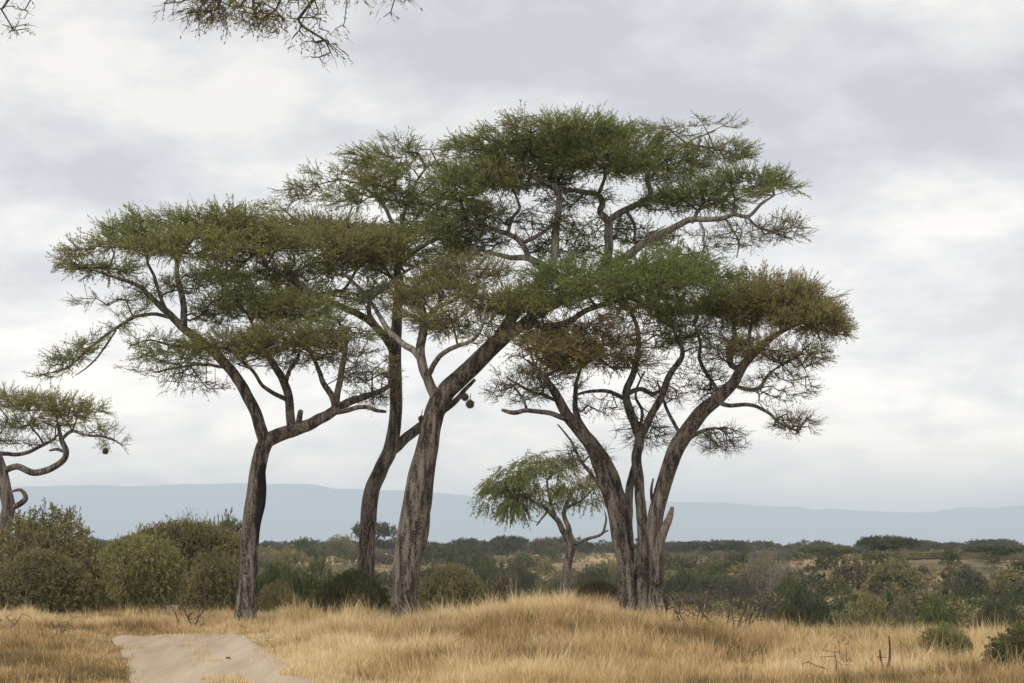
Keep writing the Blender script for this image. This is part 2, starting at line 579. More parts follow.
def acacia(name, label, cat, Y, base_px, trunks, limbs, pads, seed, dens=0.092, group=None, droop=0.0, lsize=0.052, nleaf=28, nshoot=5,
           slen=(0.18, 0.55), bark=None, up=0.13, r0=0.007, extra=None, leaf_m=None, hub=0.12, twig_m=None, z0=None, flute=0.14, limb_bark=None):
    r = np.random.default_rng(seed)
    bark = bark or M_BARK
    bx = at(base_px, 600, Y)[0]
    z = gz(bx, Y) if z0 is None else z0
    root = empty(name, (bx, Y, z))
    tag(root, label, cat, group)
    sk = []
    for i, t in enumerate(trunks):
        P, rad = limb_world(t, Y)
        V, q, tr, cp_, cr = tube(P, rad, 30, 0.10, seed + i, flute, 0.035)
        mesh_obj('trunk', V, [q, tr], bark, root, smooth_=True)
        sk.append(cp_[int(len(cp_) * 0.86)::4])
    for i, t in enumerate(limbs):
        P, rad = limb_world(t, Y)
        big = rad.max() > 0.1
        V, q, tr, cp_, cr = tube(P, rad, 16 if big else 10, 0.12, seed + 31 + i, 0.10, 0.075)
        mesh_obj('limb', V, [q, tr], (limb_bark or bark) if (i > 2 or not big) else bark, root, smooth_=True)
        sk.append(cp_[2::3])
    P0 = np.concatenate(sk)
    pos, outw, tint, leaf = (np.concatenate(x) for x in zip(*[pad_points(p, Y, r, dens) for p in pads]))
    tint = np.clip(tint + (fbm(pos[:, 0] * 0.7, pos[:, 1] * 0.7, pos[:, 2] * 1.2, 71, 2) - 0.5) * 0.5, 0, 1)
    P, par, term, n0 = grow(P0, pos, r, hub=hub)
    rad = branch_radii(par, n0, r0)
    ch = np.arange(n0, len(P))
    big = rad[ch] > 0.02
    A, B = P[par[ch]], P[ch]
    ra = np.minimum(rad[par[ch]], rad[ch] * 1.35)
    V1, q1 = prisms(A[big], B[big], ra[big], rad[ch][big], 6)
    V2, q2 = prisms(A[~big], B[~big], ra[~big], rad[ch][~big], 4)
    along = unit(P[term] - P[np.maximum(par[term], 0)])
    base, tip, lb, ld, ll, lw, tv = sprays(P[term], outw, tint, leaf, r, nshoot, slen, nleaf, lsize, 0.32, up, droop, along, 0.36, 0.9, 0.55)
    V3, q3 = prisms(base, tip, np.full(len(base), r0 * 0.62), np.full(len(base), r0 * 0.22), 3)
    mesh_obj('twigs', np.vstack([V1, V2]), [q1, q2 + len(V1)], twig_m or M_TWIG, root)
    LV, lq, lt = leaves(lb, ld, ll, lw, tv, r)
    mesh_obj('crown', np.vstack([LV, V3]), [lq, q3 + len(LV)], leaf_m or M_LEAF, root, tint=np.concatenate([lt, np.full(len(V3), .6)]), m2=twig_m or M_TWIG, n_second=len(q3))
    print(name, 'terminals', len(pos), 'leaves', len(lq), 'nodes', len(P))
    return root


# ---- the burnt-trunk acacia on the left
T1 = acacia(
    'umbrella_acacia', 'tall acacia with a black burn scar down its single leaning trunk, beside the dirt track', 'tree', 57.0, 245,
    [[(244.5, 626, 0, 13.5), (245.5, 612, 0, 10.6), (247.5, 580, 0, 9.2), (251, 532, 0, 8.6), (255, 495, 0, 8.1), (258, 468, 0, 7.7), (264, 447, 0, 7.6), (270, 437, 0, 7.0)]],
    [[(266, 446, 0, 6.4), (260, 425, 0, 6.0), (249, 400, .1, 5.6), (238, 381, .2, 5.3), (217, 356, .3, 5.0), (201, 341, .4, 4.6), (183, 328, .4, 4.2), (168, 313, .3, 3.6), (155, 301, .2, 2.9), (137, 285, 0, 2.2), (112, 277, -.2, 1.5), (80, 266, -.3, .9)],
     [(184, 326, .4, 3.6), (184, 310, .6, 3.4), (181.5, 291, .9, 3.2), (177, 268, 1.2, 2.4), (186, 245, 1.5, 1.5), (205, 228, 1.6, 1.0)],
     [(168, 314, .3, 1.9), (162, 300, -.2, 1.8), (155, 279, -.6, 1.6), (146, 262, -1.0, 1.2), (150, 240, -1.2, .8)],
     [(172, 318, .3, 1.9), (155, 315, 0, 1.8), (137, 316, -.4, 1.7), (118, 328, -.7, 1.6), (100, 340, -1, 1.4), (81, 356, -1.2, 1.1), (63, 370, -1.4, .8), (40, 376, -1.5, .5)],
     [(116, 330, -.7, 1.1), (105, 346, -.9, 1.0), (96, 360, -1.1, .9), (75, 374, -1.2, .5)],
     [(214, 353, .3, 2.0), (196, 346, -.5, 1.6), (175, 345, -1.2, 1.3), (150, 340, -1.8, 1.0), (130, 346, -2, .6)],
     [(228, 368, .2, 1.8), (205, 364, .9, 1.5), (180, 368, 1.4, 1.2), (155, 372, 1.8, .7)],
     [(268, 440, 0, 6.8), (275, 437, 0, 6.8), (290, 431, -.1, 6.4), (309, 424, -.2, 6.0), (323, 416, -.2, 5.4), (336, 408, -.2, 4.6), (350, 400, 0, 3.8), (364, 395, .2, 3.2), (380, 391, .5, 2.8), (389, 385, .8, 1.8), (386, 372, 1.2, 1.2)],
     [(330, 413, -.2, 3.0), (348, 410, -.5, 2.5), (364, 409, -.7, 2.3), (375, 412, -.8, 2.1), (384, 414, -.9, 1.4)],
     [(292, 429, -.1, 4.8), (290, 415, .1, 4.5), (287, 395, .4, 4.3), (280, 375, .7, 3.8), (270, 360, .9, 2.9), (258, 340, 1.2, 1.9), (250, 318, 1.5, 1.2)],
     [(285, 384, .5, 2.6), (289, 370, .2, 2.1), (298, 352, -.3, 1.6), (300, 335, -.6, 1.0)],
     [(286, 399, .3, 2.6), (275, 393, -.2, 2.2), (264, 386, -.6, 2.0), (254, 374, -1, 1.8), (241, 362, -1.4, 1.5), (228, 348, -1.6, .9)],
     [(335, 409, -.2, 3.6), (332, 397, -.1, 3.2), (322, 380, .4, 2.7), (316, 366, .8, 2.3), (306, 345, 1.2, 1.4)],
     [(336, 407, -.2, 3.6), (338, 392, -.6, 3.4), (341, 366, -1, 3.0), (344, 342, -1.4, 2.0), (336, 318, -1.8, 1.2)],
     [(298, 428, -.1, 3.2), (299, 418, -.2, 3.0), (300, 411, -.2, 2.6)]],
    [Pad(85, 262, 50, 8, -.6, .38), Pad(125, 252, 55, 11, -1.6, .35), Pad(150, 238, 55, 13, .8, .3), Pad(185, 226, 65, 15, 1.4, .36), Pad(235, 222, 60, 13, 0, .42),
     Pad(190, 246, 70, 13, -1.8, .40), Pad(240, 246, 60, 16, 1.5, .42), Pad(105, 270, 40, 6, .6, .28),
     Pad(115, 325, 40, 9, -.8, .3, .55, .7, slope=-.5), Pad(75, 356, 38, 9, -1.3, .32, .7, .9, slope=-.65), Pad(105, 302, 35, 5, -.4, .35, .4, .6),
     Pad(148, 343, 34, 8, -1.9, .22, .9), Pad(160, 372, 42, 8, 1.5, .3, .45, .8), Pad(190, 386, 40, 7, 1.2, .35, .3, .7), Pad(175, 358, 40, 8, 0, .3, .5, .8),
     Pad(245, 312, 55, 20, .6, .26, .9), Pad(230, 345, 48, 16, -1.4, .42, .7), Pad(290, 342, 60, 17, -.5, .46, .9), Pad(330, 350, 45, 16, 1, .4, .6), Pad(270, 360, 50, 10, 1.6, .36, .5),
     Pad(215, 285, 55, 15, .2, .40, .45, .8), Pad(370, 375, 30, 12, .6, .4, .35), Pad(300, 312, 52, 13, .4, .32, .9), Pad(345, 332, 42, 14, -1.2, .36, .8), Pad(372, 396, 24, 12, .2, .4, .12), Pad(358, 360, 36, 12, -.6, .42, .5), Pad(150, 290, 45, 12, .4, .4, .3, .7)],
    101)

# burnt hollow on that trunk: a charred patch standing a little proud of the bark
cv, cr_ = limb_world([(263.5, 463, -.19, 2.0), (261.5, 474, -.21, 4.0), (262.0, 490, -.20, 4.3), (261.0, 505, -.21, 4.2), (258.5, 520, -.23, 3.0), (257.5, 535, -.22, 1.6), (257, 545, -.22, .8)], 57.0)
V, q, tr, _, _ = tube(cv, cr_, 14, 0.1, 5, 0.18, 0.01)
mesh_obj('burn_scar', V, [q, tr], M_CHAR, T1, smooth_=True)

# ---- the slender acacia behind the bush
T2 = acacia(
    'umbrella_acacia', 'slender acacia rising behind a dull green bush, its short branch crossing to the thick trunk', 'tree', 61.0, 364,
    [[(360, 625, 0, 11), (363, 600, 0, 9.4), (366, 571, 0, 8.6), (370, 500, 0, 7.6), (380, 470, 0, 7.2), (390, 449, 0, 7.0), (395, 415, 0, 6.2), (395, 365, 0, 6.2), (397, 313, 0, 5.2), (400, 282, 0, 4.4), (397, 268, 0, 3.6), (404, 245, .3, 2.6), (402, 215, .6, 1.8)]],
    [[(390, 452, 0, 5.2), (400, 446, .1, 5.0), (414, 433, .3, 4.8), (430, 421, .5, 4.4), (446, 408, .6, 3.6), (460, 396, .7, 2.6), (474, 380, .8, 1.6)],
     [(395, 360, 0, 4.6), (389, 343, -.4, 4.3), (376, 326, -.9, 4.0), (358, 314, -1.3, 3.6), (335, 303, -1.8, 3.2), (311, 293, -2.2, 2.6), (285, 275, -2.6, 1.8), (258, 262, -2.9, 1.0)],
     [(376, 326, -.9, 2.6), (369, 312, -1.2, 2.6), (372, 296, -1.3, 2.4), (388, 286, -1.2, 2.2), (398, 276, -1.0, 1.8), (420, 262, -1, 1.2)],
     [(370, 300, -1.3, 2.0), (356, 285, -1.8, 1.7), (342, 272, -2.2, 1.4), (325, 258, -2.4, .9)],
     [(399, 285, 0, 3.2), (384, 268, .9, 2.6), (360, 250, 1.8, 2.2), (330, 235, 2.6, 1.6), (295, 220, 3.2, 1.0)],
     [(402, 262, .2, 2.8), (418, 248, -.4, 2.2), (440, 238, -1, 1.7), (465, 232, -1.5, 1.0)],
     [(403, 240, .4, 2.2), (388, 212, 1.2, 1.9), (370, 190, 1.8, 1.5), (345, 180, 2.3, 1.0), (315, 186, 2.6, .6)],
     [(402, 222, .6, 2.0), (412, 195, .4, 1.6), (424, 172, .2, 1.2), (440, 160, 0, .7)],
     [(398, 300, 0, 2.6), (412, 288, .8, 2.2), (430, 272, 1.6, 1.8), (455, 262, 2.2, 1.2)]],
    [Pad(330, 250, 95, 17, -2, .46), Pad(265, 256, 70, 12, -2.6, .45), Pad(400, 250, 70, 19, -1.2, .42), Pad(320, 232, 75, 13, 2, .42), Pad(300, 272, 90, 13, -.6, .32), Pad(390, 272, 70, 14, 1.4, .34), Pad(250, 275, 55, 12, -1.2, .40),
     Pad(330, 290, 70, 12, 1.2, .25), Pad(265, 298, 55, 13, 1.4, .2),
     Pad(395, 158, 55, 13, .8, .3, .85, .85), Pad(350, 172, 50, 11, 2, .34, .75, .8), Pad(415, 180, 55, 16, -.4, .3, 1), Pad(320, 192, 45, 11, 2.6, .38, .5, .7), Pad(375, 198, 55, 10, 1.0, .3, .9), Pad(440, 205, 50, 16, .2, .32, .8),
     Pad(295, 206, 36, 9, 2.8, .42, .45, .7), Pad(400, 144, 26, 6, .8, .3, .6, .5), Pad(450, 235, 50, 16, -1.4, .36, .75), Pad(420, 225, 50, 10, .8, .34, .8), Pad(460, 252, 40, 10, 2.0, .5, .4), Pad(290, 228, 50, 9, .6, .42, .9)],
    202, limb_bark=M_BARK_PALE)

# ---- the thick forked acacia in the middle
T3 = acacia(
    'umbrella_acacia', 'largest acacia with a thick furrowed trunk and the highest crown of all', 'tree', 57.0, 404,
    [[(402, 630, 0, 15.5), (404, 615, 0, 12.6), (407, 580, 0, 12.0), (411, 545, 0, 14.0), (414, 525, 0, 14.4), (419, 494, 0, 13.2), (424, 465, 0, 11.4), (428, 446, 0, 10.4), (434, 415, 0, 9.8), (440, 400, 0, 10.0)]],
    [[(437, 410, 0, 9.6), (446, 391, 0, 9.6), (458, 379, -.1, 9.2), (479, 361, -.2, 9.0), (498, 342, -.3, 8.4), (514, 329, -.4, 6.6), (531, 322, -.5, 4.8), (550, 325, -.7, 3.4), (571, 321, -.9, 2.9), (588, 311, -1.1, 2.7), (609, 305, -1.3, 2.4), (626, 298, -1.5, 2.0), (644, 290, -1.6, 1.6), (680, 282, -1.8, .9)],
     [(438, 402, 0, 6.0), (432, 389, .1, 5.4), (426, 374, .2, 5.0), (421, 357, .3, 4.8), (421, 338, .5, 4.6), (426, 319, .7, 4.2), (421, 306, 1, 3.6), (408, 296, 1.4, 2.8), (398, 285, 1.8, 1.6)],
     [(422, 362, .3, 3.6), (412, 350, .6, 3.4), (402, 342, .9, 3.2), (389, 329, 1.2, 2.8), (380, 314, 1.5, 2.3), (371, 300, 1.8, 1.6)],
     [(429, 374, .2, 2.9), (432, 367, -.2, 2.8), (441, 355, -.6, 2.6), (457, 346, -.9, 2.3), (473, 338, -1.1, 1.9), (481, 326, -1.3, 1.5), (486, 305, -1.4, .9)],
     [(424, 322, .7, 2.6), (436, 308, .2, 2.2), (452, 300, -.3, 1.8), (470, 290, -.6, 1.2)],
     # hidden stem that carries the upper crown
     [(494, 346, 0, 6.4), (507, 325, .8, 6.2), (522, 303, 1.6, 5.8), (538, 285, 2.2, 5.2), (549, 271, 2.5, 4.4), (528, 259.5, 2.6, 3.4), (510, 258, 2.6, 2.7), (490, 252, 2.5, 1.9), (470, 246, 2.4, 1.1)],
     [(530, 260.5, 2.6, 3.0), (523.5, 246, 2.6, 3.0), (511, 236, 2.5, 2.7), (493, 229, 2.3, 2.2), (475, 226, 2.2, 1.4), (460, 218, 2.1, .8)],
     [(523, 243, 2.6, 2.0), (538, 235, 2.4, 2.0), (552, 226, 2.2, 1.8), (566, 214, 2.0, 1.2)],
     [(508, 233, 2.5, 1.9), (513, 218, 2.6, 1.8), (519, 207, 2.7, 1.5), (512, 190, 2.8, .9)],
     [(548, 272, 2.5, 3.6), (555, 256, 2.4, 4.0), (556, 232, 2.4, 4.0), (560, 203, 2.3, 3.2), (556, 188, 2.2, 2.8), (534, 179, 1.9, 2.6), (525, 165, 1.6, 2.0), (530, 148, 1.4, 1.2)],
     [(520, 326, 0, 5.2), (548, 308, 1.0, 5.2), (580, 290, 2.0, 4.9), (602, 270, 2.8, 4.6), (608, 250, 3.0, 4.5), (608, 236, 3.1, 4.4), (607, 221, 3.1, 4.0), (599, 212, 3.0, 3.4), (602, 203, 2.9, 3.0), (597, 195, 2.8, 2.7), (580, 193, 2.6, 2.5), (557, 188, 2.4, 2.2), (540, 183, 2.2, 2.0)],
     [(607, 222, 3.1, 3.6), (620, 212, 3.2, 3.4), (640, 202, 3.2, 3.1), (651, 195, 3.2, 2.8), (648, 182, 3.1, 2.5), (650, 168, 3.0, 1.8), (640, 148, 2.8, 1.0)],
     [(600, 274, 2.8, 4.2), (620, 259, 2.6, 4.2), (638, 246, 2.4, 4.1), (658, 234.5, 2.2, 3.8), (679, 226, 2.0, 3.4), (694, 221, 1.8, 3.0), (720, 218, 1.4, 2.5), (734, 214, 1.2, 2.2), (749, 215.5, 1.0, 1.9), (761, 204, .8, 1.5), (775, 196, .6, .9)],
     [(692, 222, 1.8, 2.2), (700, 208, 2.2, 1.9), (717, 201, 2.5, 1.5), (735, 190, 2.8, .9)],
     [(725, 218, 1.4, 1.3), (734, 232, 1.2, 1.2), (740, 243, 1.0, 1.0), (737, 258, .9, .6)],
     [(746, 216, 1.0, 1.4), (757, 227, .8, 1.3), (772, 232, .6, 1.1), (793, 240, .4, .6)],
     [(700, 222, 1.7, 1.6), (704, 232, 1.5, 1.5), (704, 240, 1.4, 1.3), (708, 250, 1.3, .8)],
     [(626, 211, 3.2, 2.0), (634, 226, 3.4, 1.7), (634, 240, 3.5, 1.3)],
     [(648, 180, 3.1, 1.8), (668, 160, 3.4, 1.4), (690, 142, 3.6, 1.0), (715, 130, 3.7, .6)],
     [(598, 196, 2.8, 2.0), (604, 175, 2.4, 1.7), (600, 152, 2.0, 1.2)]],
    [Pad(560, 130, 75, 14, 1.2, .22), Pad(500, 150, 55, 16, 1.8, .24), Pad(480, 175, 50, 14, 1.4, .42, .9), Pad(545, 155, 75, 17, 2.6, .2), Pad(600, 160, 60, 18, 1.6, .22), Pad(520, 180, 55, 13, 3.2, .34), Pad(620, 145, 55, 12, 3.2, .26),
     Pad(690, 128, 55, 9, 3.6, .42, .5, .7), Pad(655, 165, 52, 13, 3.4, .24), Pad(715, 152, 42, 11, 3.2, .42, .8), Pad(690, 178, 52, 9, 2.4, .26, .5, .7), Pad(745, 185, 45, 12, 1.4, .24, 1, 1.5), Pad(775, 196, 30, 10, .6, .3, 1, 1.4), Pad(700, 200, 48, 12, 2.2, .22, 1, 1.4),
     Pad(785, 230, 26, 14, .5, .35, .3, .9), Pad(745, 235, 40, 20, 1, .3, .12, .7), Pad(690, 246, 38, 16, 1.6, .22, .6), Pad(660, 205, 34, 12, 3.2, .2, .7), Pad(600, 228, 40, 12, 3.6, .2, .6), Pad(490, 215, 38, 14, 2.2, .3, .6), Pad(485, 240, 40, 13, 2.6, .32, .5),
     Pad(545, 222, 34, 16, 2.2, .3, .15), Pad(575, 198, 45, 10, 2.8, .24, .5), Pad(565, 250, 40, 14, 3.2, .2, .5), Pad(455, 190, 30, 14, 1.2, .34, .8), Pad(640, 235, 36, 14, 3.6, .2, .6),
     # fresh green flat layer on the long right limb
     Pad(605, 276, 80, 12, -1.2, .04), Pad(685, 276, 55, 12, -1.8, .06), Pad(560, 290, 60, 11, -.6, .12), Pad(640, 288, 85, 11, -2.2, .08), Pad(655, 264, 60, 8, -.4, .05), Pad(600, 300, 60, 7, -1.8, .22, .8), Pad(715, 290, 35, 9, -1.6, .2),
     # middle
     Pad(470, 275, 55, 17, .4, .54, .6), Pad(445, 295, 50, 14, .2, .44, .8), Pad(500, 300, 50, 17, -.6, .5, .9), Pad(530, 310, 45, 13, -1.2, .42, .9), Pad(460, 325, 48, 12, .8, .40, .7), Pad(440, 318, 40, 10, -1.2, .46, .6), Pad(390, 300, 45, 14, 1.8, .36, .6), Pad(480, 340, 28, 7, -1.2, .4, .4)],
    303, flute=0.24, limb_bark=M_BARK_PALE)

# ---- the many-stemmed acacia on the mound
T4 = acacia(
    'umbrella_acacia', 'many stemmed acacia with a brownish crown and a broken stump at its foot', 'tree', 57.0, 636,
    [[(630, 626, 0, 10), (628, 606, 0, 8.2), (626, 571, 0, 7.4), (619.5, 542, 0, 7.0), (613, 507, 0, 6.9), (602, 475, 0, 6.6), (592, 449, -.1, 6.3), (580, 431, -.2, 5.8), (568, 416, -.4, 5.2), (559, 399, -.6, 4.4), (552, 387, -.9, 3.4), (541, 375, -1.2, 2.2), (528, 360, -1.5, 1.2)],
     [(641, 626, .2, 11.5), (642, 604, .2, 10.0), (643.5, 571, .2, 8.0), (643, 542, .2, 6.2), (641, 510, .3, 5.0), (639, 478, .4, 5.0), (637, 457, .5, 5.0), (639.5, 437, .6, 4.6), (630, 411, .8, 4.0), (626, 393, 1, 3.6), (634, 372, 1.3, 3.2), (638, 352, 1.6, 2.9), (637, 328, 2, 2.2), (628, 305, 2.2, 1.2)],
     [(654, 624, -.1, 9.5), (656, 600, -.1, 7.8), (657, 575, -.1, 6.6), (655, 552, -.1, 6.6), (654, 533, -.1, 7.2), (660, 500, -.1, 7.4), (666, 478, -.1, 7.8), (675, 452, -.2, 8.0), (688, 431, -.2, 7.4), (703, 411, -.3, 6.8), (718.5, 398, -.4, 6.2), (733, 384, -.5, 5.4), (744, 364, -.6, 4.1), (761, 346, -.8, 3.4), (777, 334, -1, 2.6), (794, 326, -1.2, 1.6), (815, 318, -1.4, .9)]],
    [[(634, 616, .5, 6.2), (630, 585, .5, 6), (629, 549, .5, 5.4), (626, 517, .5, 5.2), (618, 488, .5, 5.0), (608, 465, .4, 4.8), (595, 446, .3, 4.4), (581, 427, .2, 3.8), (574, 405, .4, 2.8), (576, 380, .8, 1.9), (584, 360, 1.2, 1.0)],
     [(629, 549, .4, 4.4), (628, 520, .5, 4.6), (630, 490, .6, 4.2), (636, 462, .7, 3.2)],
     [(566, 419, -.4, 2.9), (551, 413.5, -.6, 2.7), (527, 410.5, -.9, 2.4), (513, 413.5, -1.1, 2.4), (502, 411, -1.2, 1.6)],
     [(527, 410, -.9, 1.4), (521, 396, -.6, 1.2), (510, 383, -.4, .8)],
     [(560, 402, -.6, 1.8), (545, 396, .2, 1.6), (528, 390, .8, 1.2), (508, 378, 1.2, .7)],
     [(639.5, 438, .6, 4.0), (650, 419, .4, 3.8), (660, 402, .2, 3.6), (668, 381, 0, 3.2), (677, 365, -.2, 2.8), (681, 352, -.3, 2.4), (674, 331, -.5, 1.8), (676, 310, -.6, 1.0)],
     [(626, 395, 1, 2.6), (640, 388, 1.4, 2.2), (655, 392, 1.8, 1.8), (668, 380, 2.2, 1.2)],
     [(628, 400, .9, 2.4), (610, 392, .6, 2.0), (592, 392, .4, 1.7), (572, 396, .2, 1.0)],
     [(641, 425, .6, 1.6), (642, 408, 1.2, 1.6), (636, 394, 1.6, 1.2), (646, 370, 2, .8)],
     [(741, 370, -.6, 3.2), (731, 364, -.2, 2.9), (729, 352, .1, 2.7), (734, 337, .4, 2.5), (733, 322, .8, 1.8), (742, 300, 1.2, 1.1)],
     [(716, 401, -.4, 2.4), (727, 404.5, -.8, 2.2), (746, 403, -1.2, 2.0), (764, 411, -1.5, 1.7), (777, 423, -1.7, 1.4), (798, 432, -1.9, .8)],
     [(719, 394, -.4, 2.2), (709, 374, .2, 2.0), (700, 358, .7, 1.8), (700, 343, 1.1, 1.4), (692, 322, 1.4, .8)],
     [(736, 386, -.5, 2.1), (748, 390, -.9, 2.0), (759, 389, -1.2, 1.8), (768, 374, -1.4, 1.3), (786, 362, -1.6, .8)],
     [(684, 442, -.2, 2.4), (700, 432, -.6, 2.0), (712, 428, -.9, 1.5), (728, 430, -1.1, .8)],
     [(681, 436, -.2, 2.0), (670, 415, .3, 1.8), (663, 398, .7, 1.4), (658, 380, 1.0, .8)],
     [(754, 354, -.7, 2.2), (750, 335, .2, 1.8), (757, 315, .8, 1.4), (772, 298, 1.2, .9)],
     [(657, 584, -.3, 5.8), (658, 562, -.35, 5.4), (662, 539, -.4, 5.0), (667, 522, -.4, 4.0), (671, 508, -.4, 2.0)],
     [(608, 497, -.1, 2.2), (598, 484, -.3, 2.0), (586, 470, -.5, 1.7), (577, 456, -.7, 1.4), (569, 440, -.9, 1.1), (556, 425, -1, .7)],
     [(652, 500, 0, 1.6), (651, 489, -.1, 1.4), (653, 478, -.1, .9)]],
    [Pad(785, 300, 50, 17, -.6, .68, 1, 1.4), Pad(750, 287, 45, 13, .6, .64, 1, 1.3), Pad(808, 318, 34, 13, -1.4, .66, 1, 1.5), Pad(822, 328, 24, 11, -1.0, .72, .8), Pad(735, 308, 50, 13, 1.2, .5), Pad(770, 318, 48, 11, .4, .58), Pad(765, 348, 46, 12, -1.2, .55, .6), Pad(700, 306, 52, 12, 1.2, .42), Pad(650, 308, 60, 11, 1.8, .5),
     Pad(585, 340, 62, 17, 0, .76, .95), Pad(550, 350, 46, 16, -1.4, .74, .9), Pad(600, 362, 60, 11, 1.0, .62, .8), Pad(540, 372, 44, 10, -.6, .58, .6), Pad(520, 392, 34, 16, -.4, .5, .2, .9), Pad(565, 385, 46, 9, .4, .5, .4), Pad(680, 332, 54, 16, .6, .5, .6), Pad(640, 340, 45, 14, 1.8, .6, .35),
     Pad(685, 385, 46, 26, .4, .5, .14, 1.1), Pad(640, 318, 48, 9, 2.0, .5, .7), Pad(780, 392, 40, 26, -1.5, .5, .14, 1.2), Pad(795, 424, 27, 14, -1.8, .5, .10, 1.3), Pad(722, 440, 28, 17, -1, .5, .08, 1.2), Pad(600, 405, 44, 16, .4, .5, .06, .9), Pad(645, 430, 32, 26, 1, .5, .03, .8), Pad(585, 460, 30, 22, -.8, .5, .04, .6),
     Pad(800, 356, 32, 18, -1.4, .55, .3, 1.1), Pad(730, 352, 42, 18, 0, .5, .3, .9), Pad(835, 332, 14, 10, -1, .8, .5)],
    404, flute=0.2)

# ---- the curling acacia at the left edge
T6 = acacia(
    'umbrella_acacia', 'dark acacia with crooked curling branches and a flat crown, cut off by the left edge', 'tree', 78.0, -24,
    [[(-26, 622, 0, 10), (-20, 590, 0, 9.0), (-10, 558, 0, 8.0), (0, 533, 0, 7.2), (8, 510, 0, 6.6), (5, 488, 0, 6.4), (1, 465, 0, 5.0), (-6, 446, 0, 3.6), (-14, 425, .3, 2.0)]],
    [[(3, 471, 0, 3.4), (17, 467.5, -.2, 3.3), (33, 473, -.4, 3.3), (52, 468, -.5, 3.2), (64, 460, -.6, 3.1), (67, 450, -.6, 2.9), (61, 439, -.6, 2.4), (56, 424, -.7, 1.4)],
     [(9, 508, 0, 3.0), (18, 505, -.1, 2.8), (26, 498, -.2, 2.6), (21, 490, -.3, 1.8), (10, 492, -.4, .9)],
     [(-4, 453, 0, 2.4), (10, 454, .4, 2.2), (24, 453, .8, 2.0), (45, 445, 1.2, 1.7), (58, 436, 1.6, 1.0)],
     [(61, 440, -.6, 1.8), (72, 431, -.9, 1.7), (84, 434, -1.2, 1.5), (110, 440, -1.5, 1.1), (124, 447, -1.7, .6)],
     [(66, 452, -.6, 1.8), (58, 449, -.2, 1.6), (50, 451, 0, 1.0)],
     [(-6, 448, 0, 2.8), (-30, 432, -.4, 2.2), (-60, 420, -.8, 1.4)]],
    [Pad(40, 405, 46, 9, -.6, .48), Pad(75, 412, 32, 9, -.8, .5), Pad(0, 402, 50, 10, .6, .46), Pad(-50, 408, 50, 12, 0, .46), Pad(35, 424, 46, 8, 1.2, .58, .7), Pad(95, 432, 28, 8, -1.3, .5, .6), Pad(115, 444, 15, 6, -1.6, .5, .5), Pad(20, 440, 40, 8, 1.0, .6, .35)],
    606, dens=0.13)

# ---- the weeping small tree behind the mound
T7 = acacia(
    'weeping_tree', 'small green tree with drooping foliage and a bare dead limb behind the mound', 'tree', 88.0, 564,
    [[(562, 662, 0, 6.4), (563.5, 620, 0, 5.2), (564.5, 588, 0, 4.6), (567, 566, 0, 4.4), (571, 545, 0, 4.8), (569, 535, 0, 4.2)]],
    [[(570, 542, 0, 3.6), (565, 533, 0, 3.2), (556, 519, -.2, 2.6), (547, 510, -.4, 2.0), (530, 500, -.6, 1.2), (512, 490, -.8, .8)],
     [(570, 538, 0, 3.0), (569, 527, .2, 2.6), (564, 516, .4, 2.2), (567, 502, .6, 1.8), (575, 486, .8, 1.0)],
     [(547, 512, -.4, 1.2), (541, 520, -.8, 1.0), (537, 526, -1, .7)],
     [(557, 520, 0, 1.8), (550, 500, .8, 1.4), (546, 478, 1.2, .9)],
     [(566, 508, .5, 1.4), (582, 500, .2, 1.1), (594, 488, 0, .7)],
     [(573, 545, 0, 1.9), (580, 542, -.2, 1.8), (590, 537, -.4, 1.6), (602, 534, -.6, 1.4), (606, 521, -.8, 1.0), (604, 512, -.8, .6)],
     [(601, 534, -.6, 1.0), (608, 530, -.7, .8)]],
    [Pad(505, 482, 22, 14, -.8, .34), Pad(545, 462, 36, 12, .6, .38), Pad(562, 480, 40, 14, 0, .42, .8), Pad(588, 496, 22, 16, .2, .3, .6), Pad(520, 498, 28, 11, -.6, .16, .9), Pad(548, 498, 30, 10, .8, .26, .6), Pad(600, 478, 18, 12, 0, .3, .6), Pad(525, 470, 26, 11, -.4, .26), Pad(498, 496, 20, 18, -.6, .24), Pad(514, 508, 16, 10, -.2, .3), Pad(532, 484, 36, 18, .4, .3)],
    707, dens=0.058, droop=0.7, lsize=0.10, nleaf=14, slen=(0.25, 0.6), up=0.1, group=None)

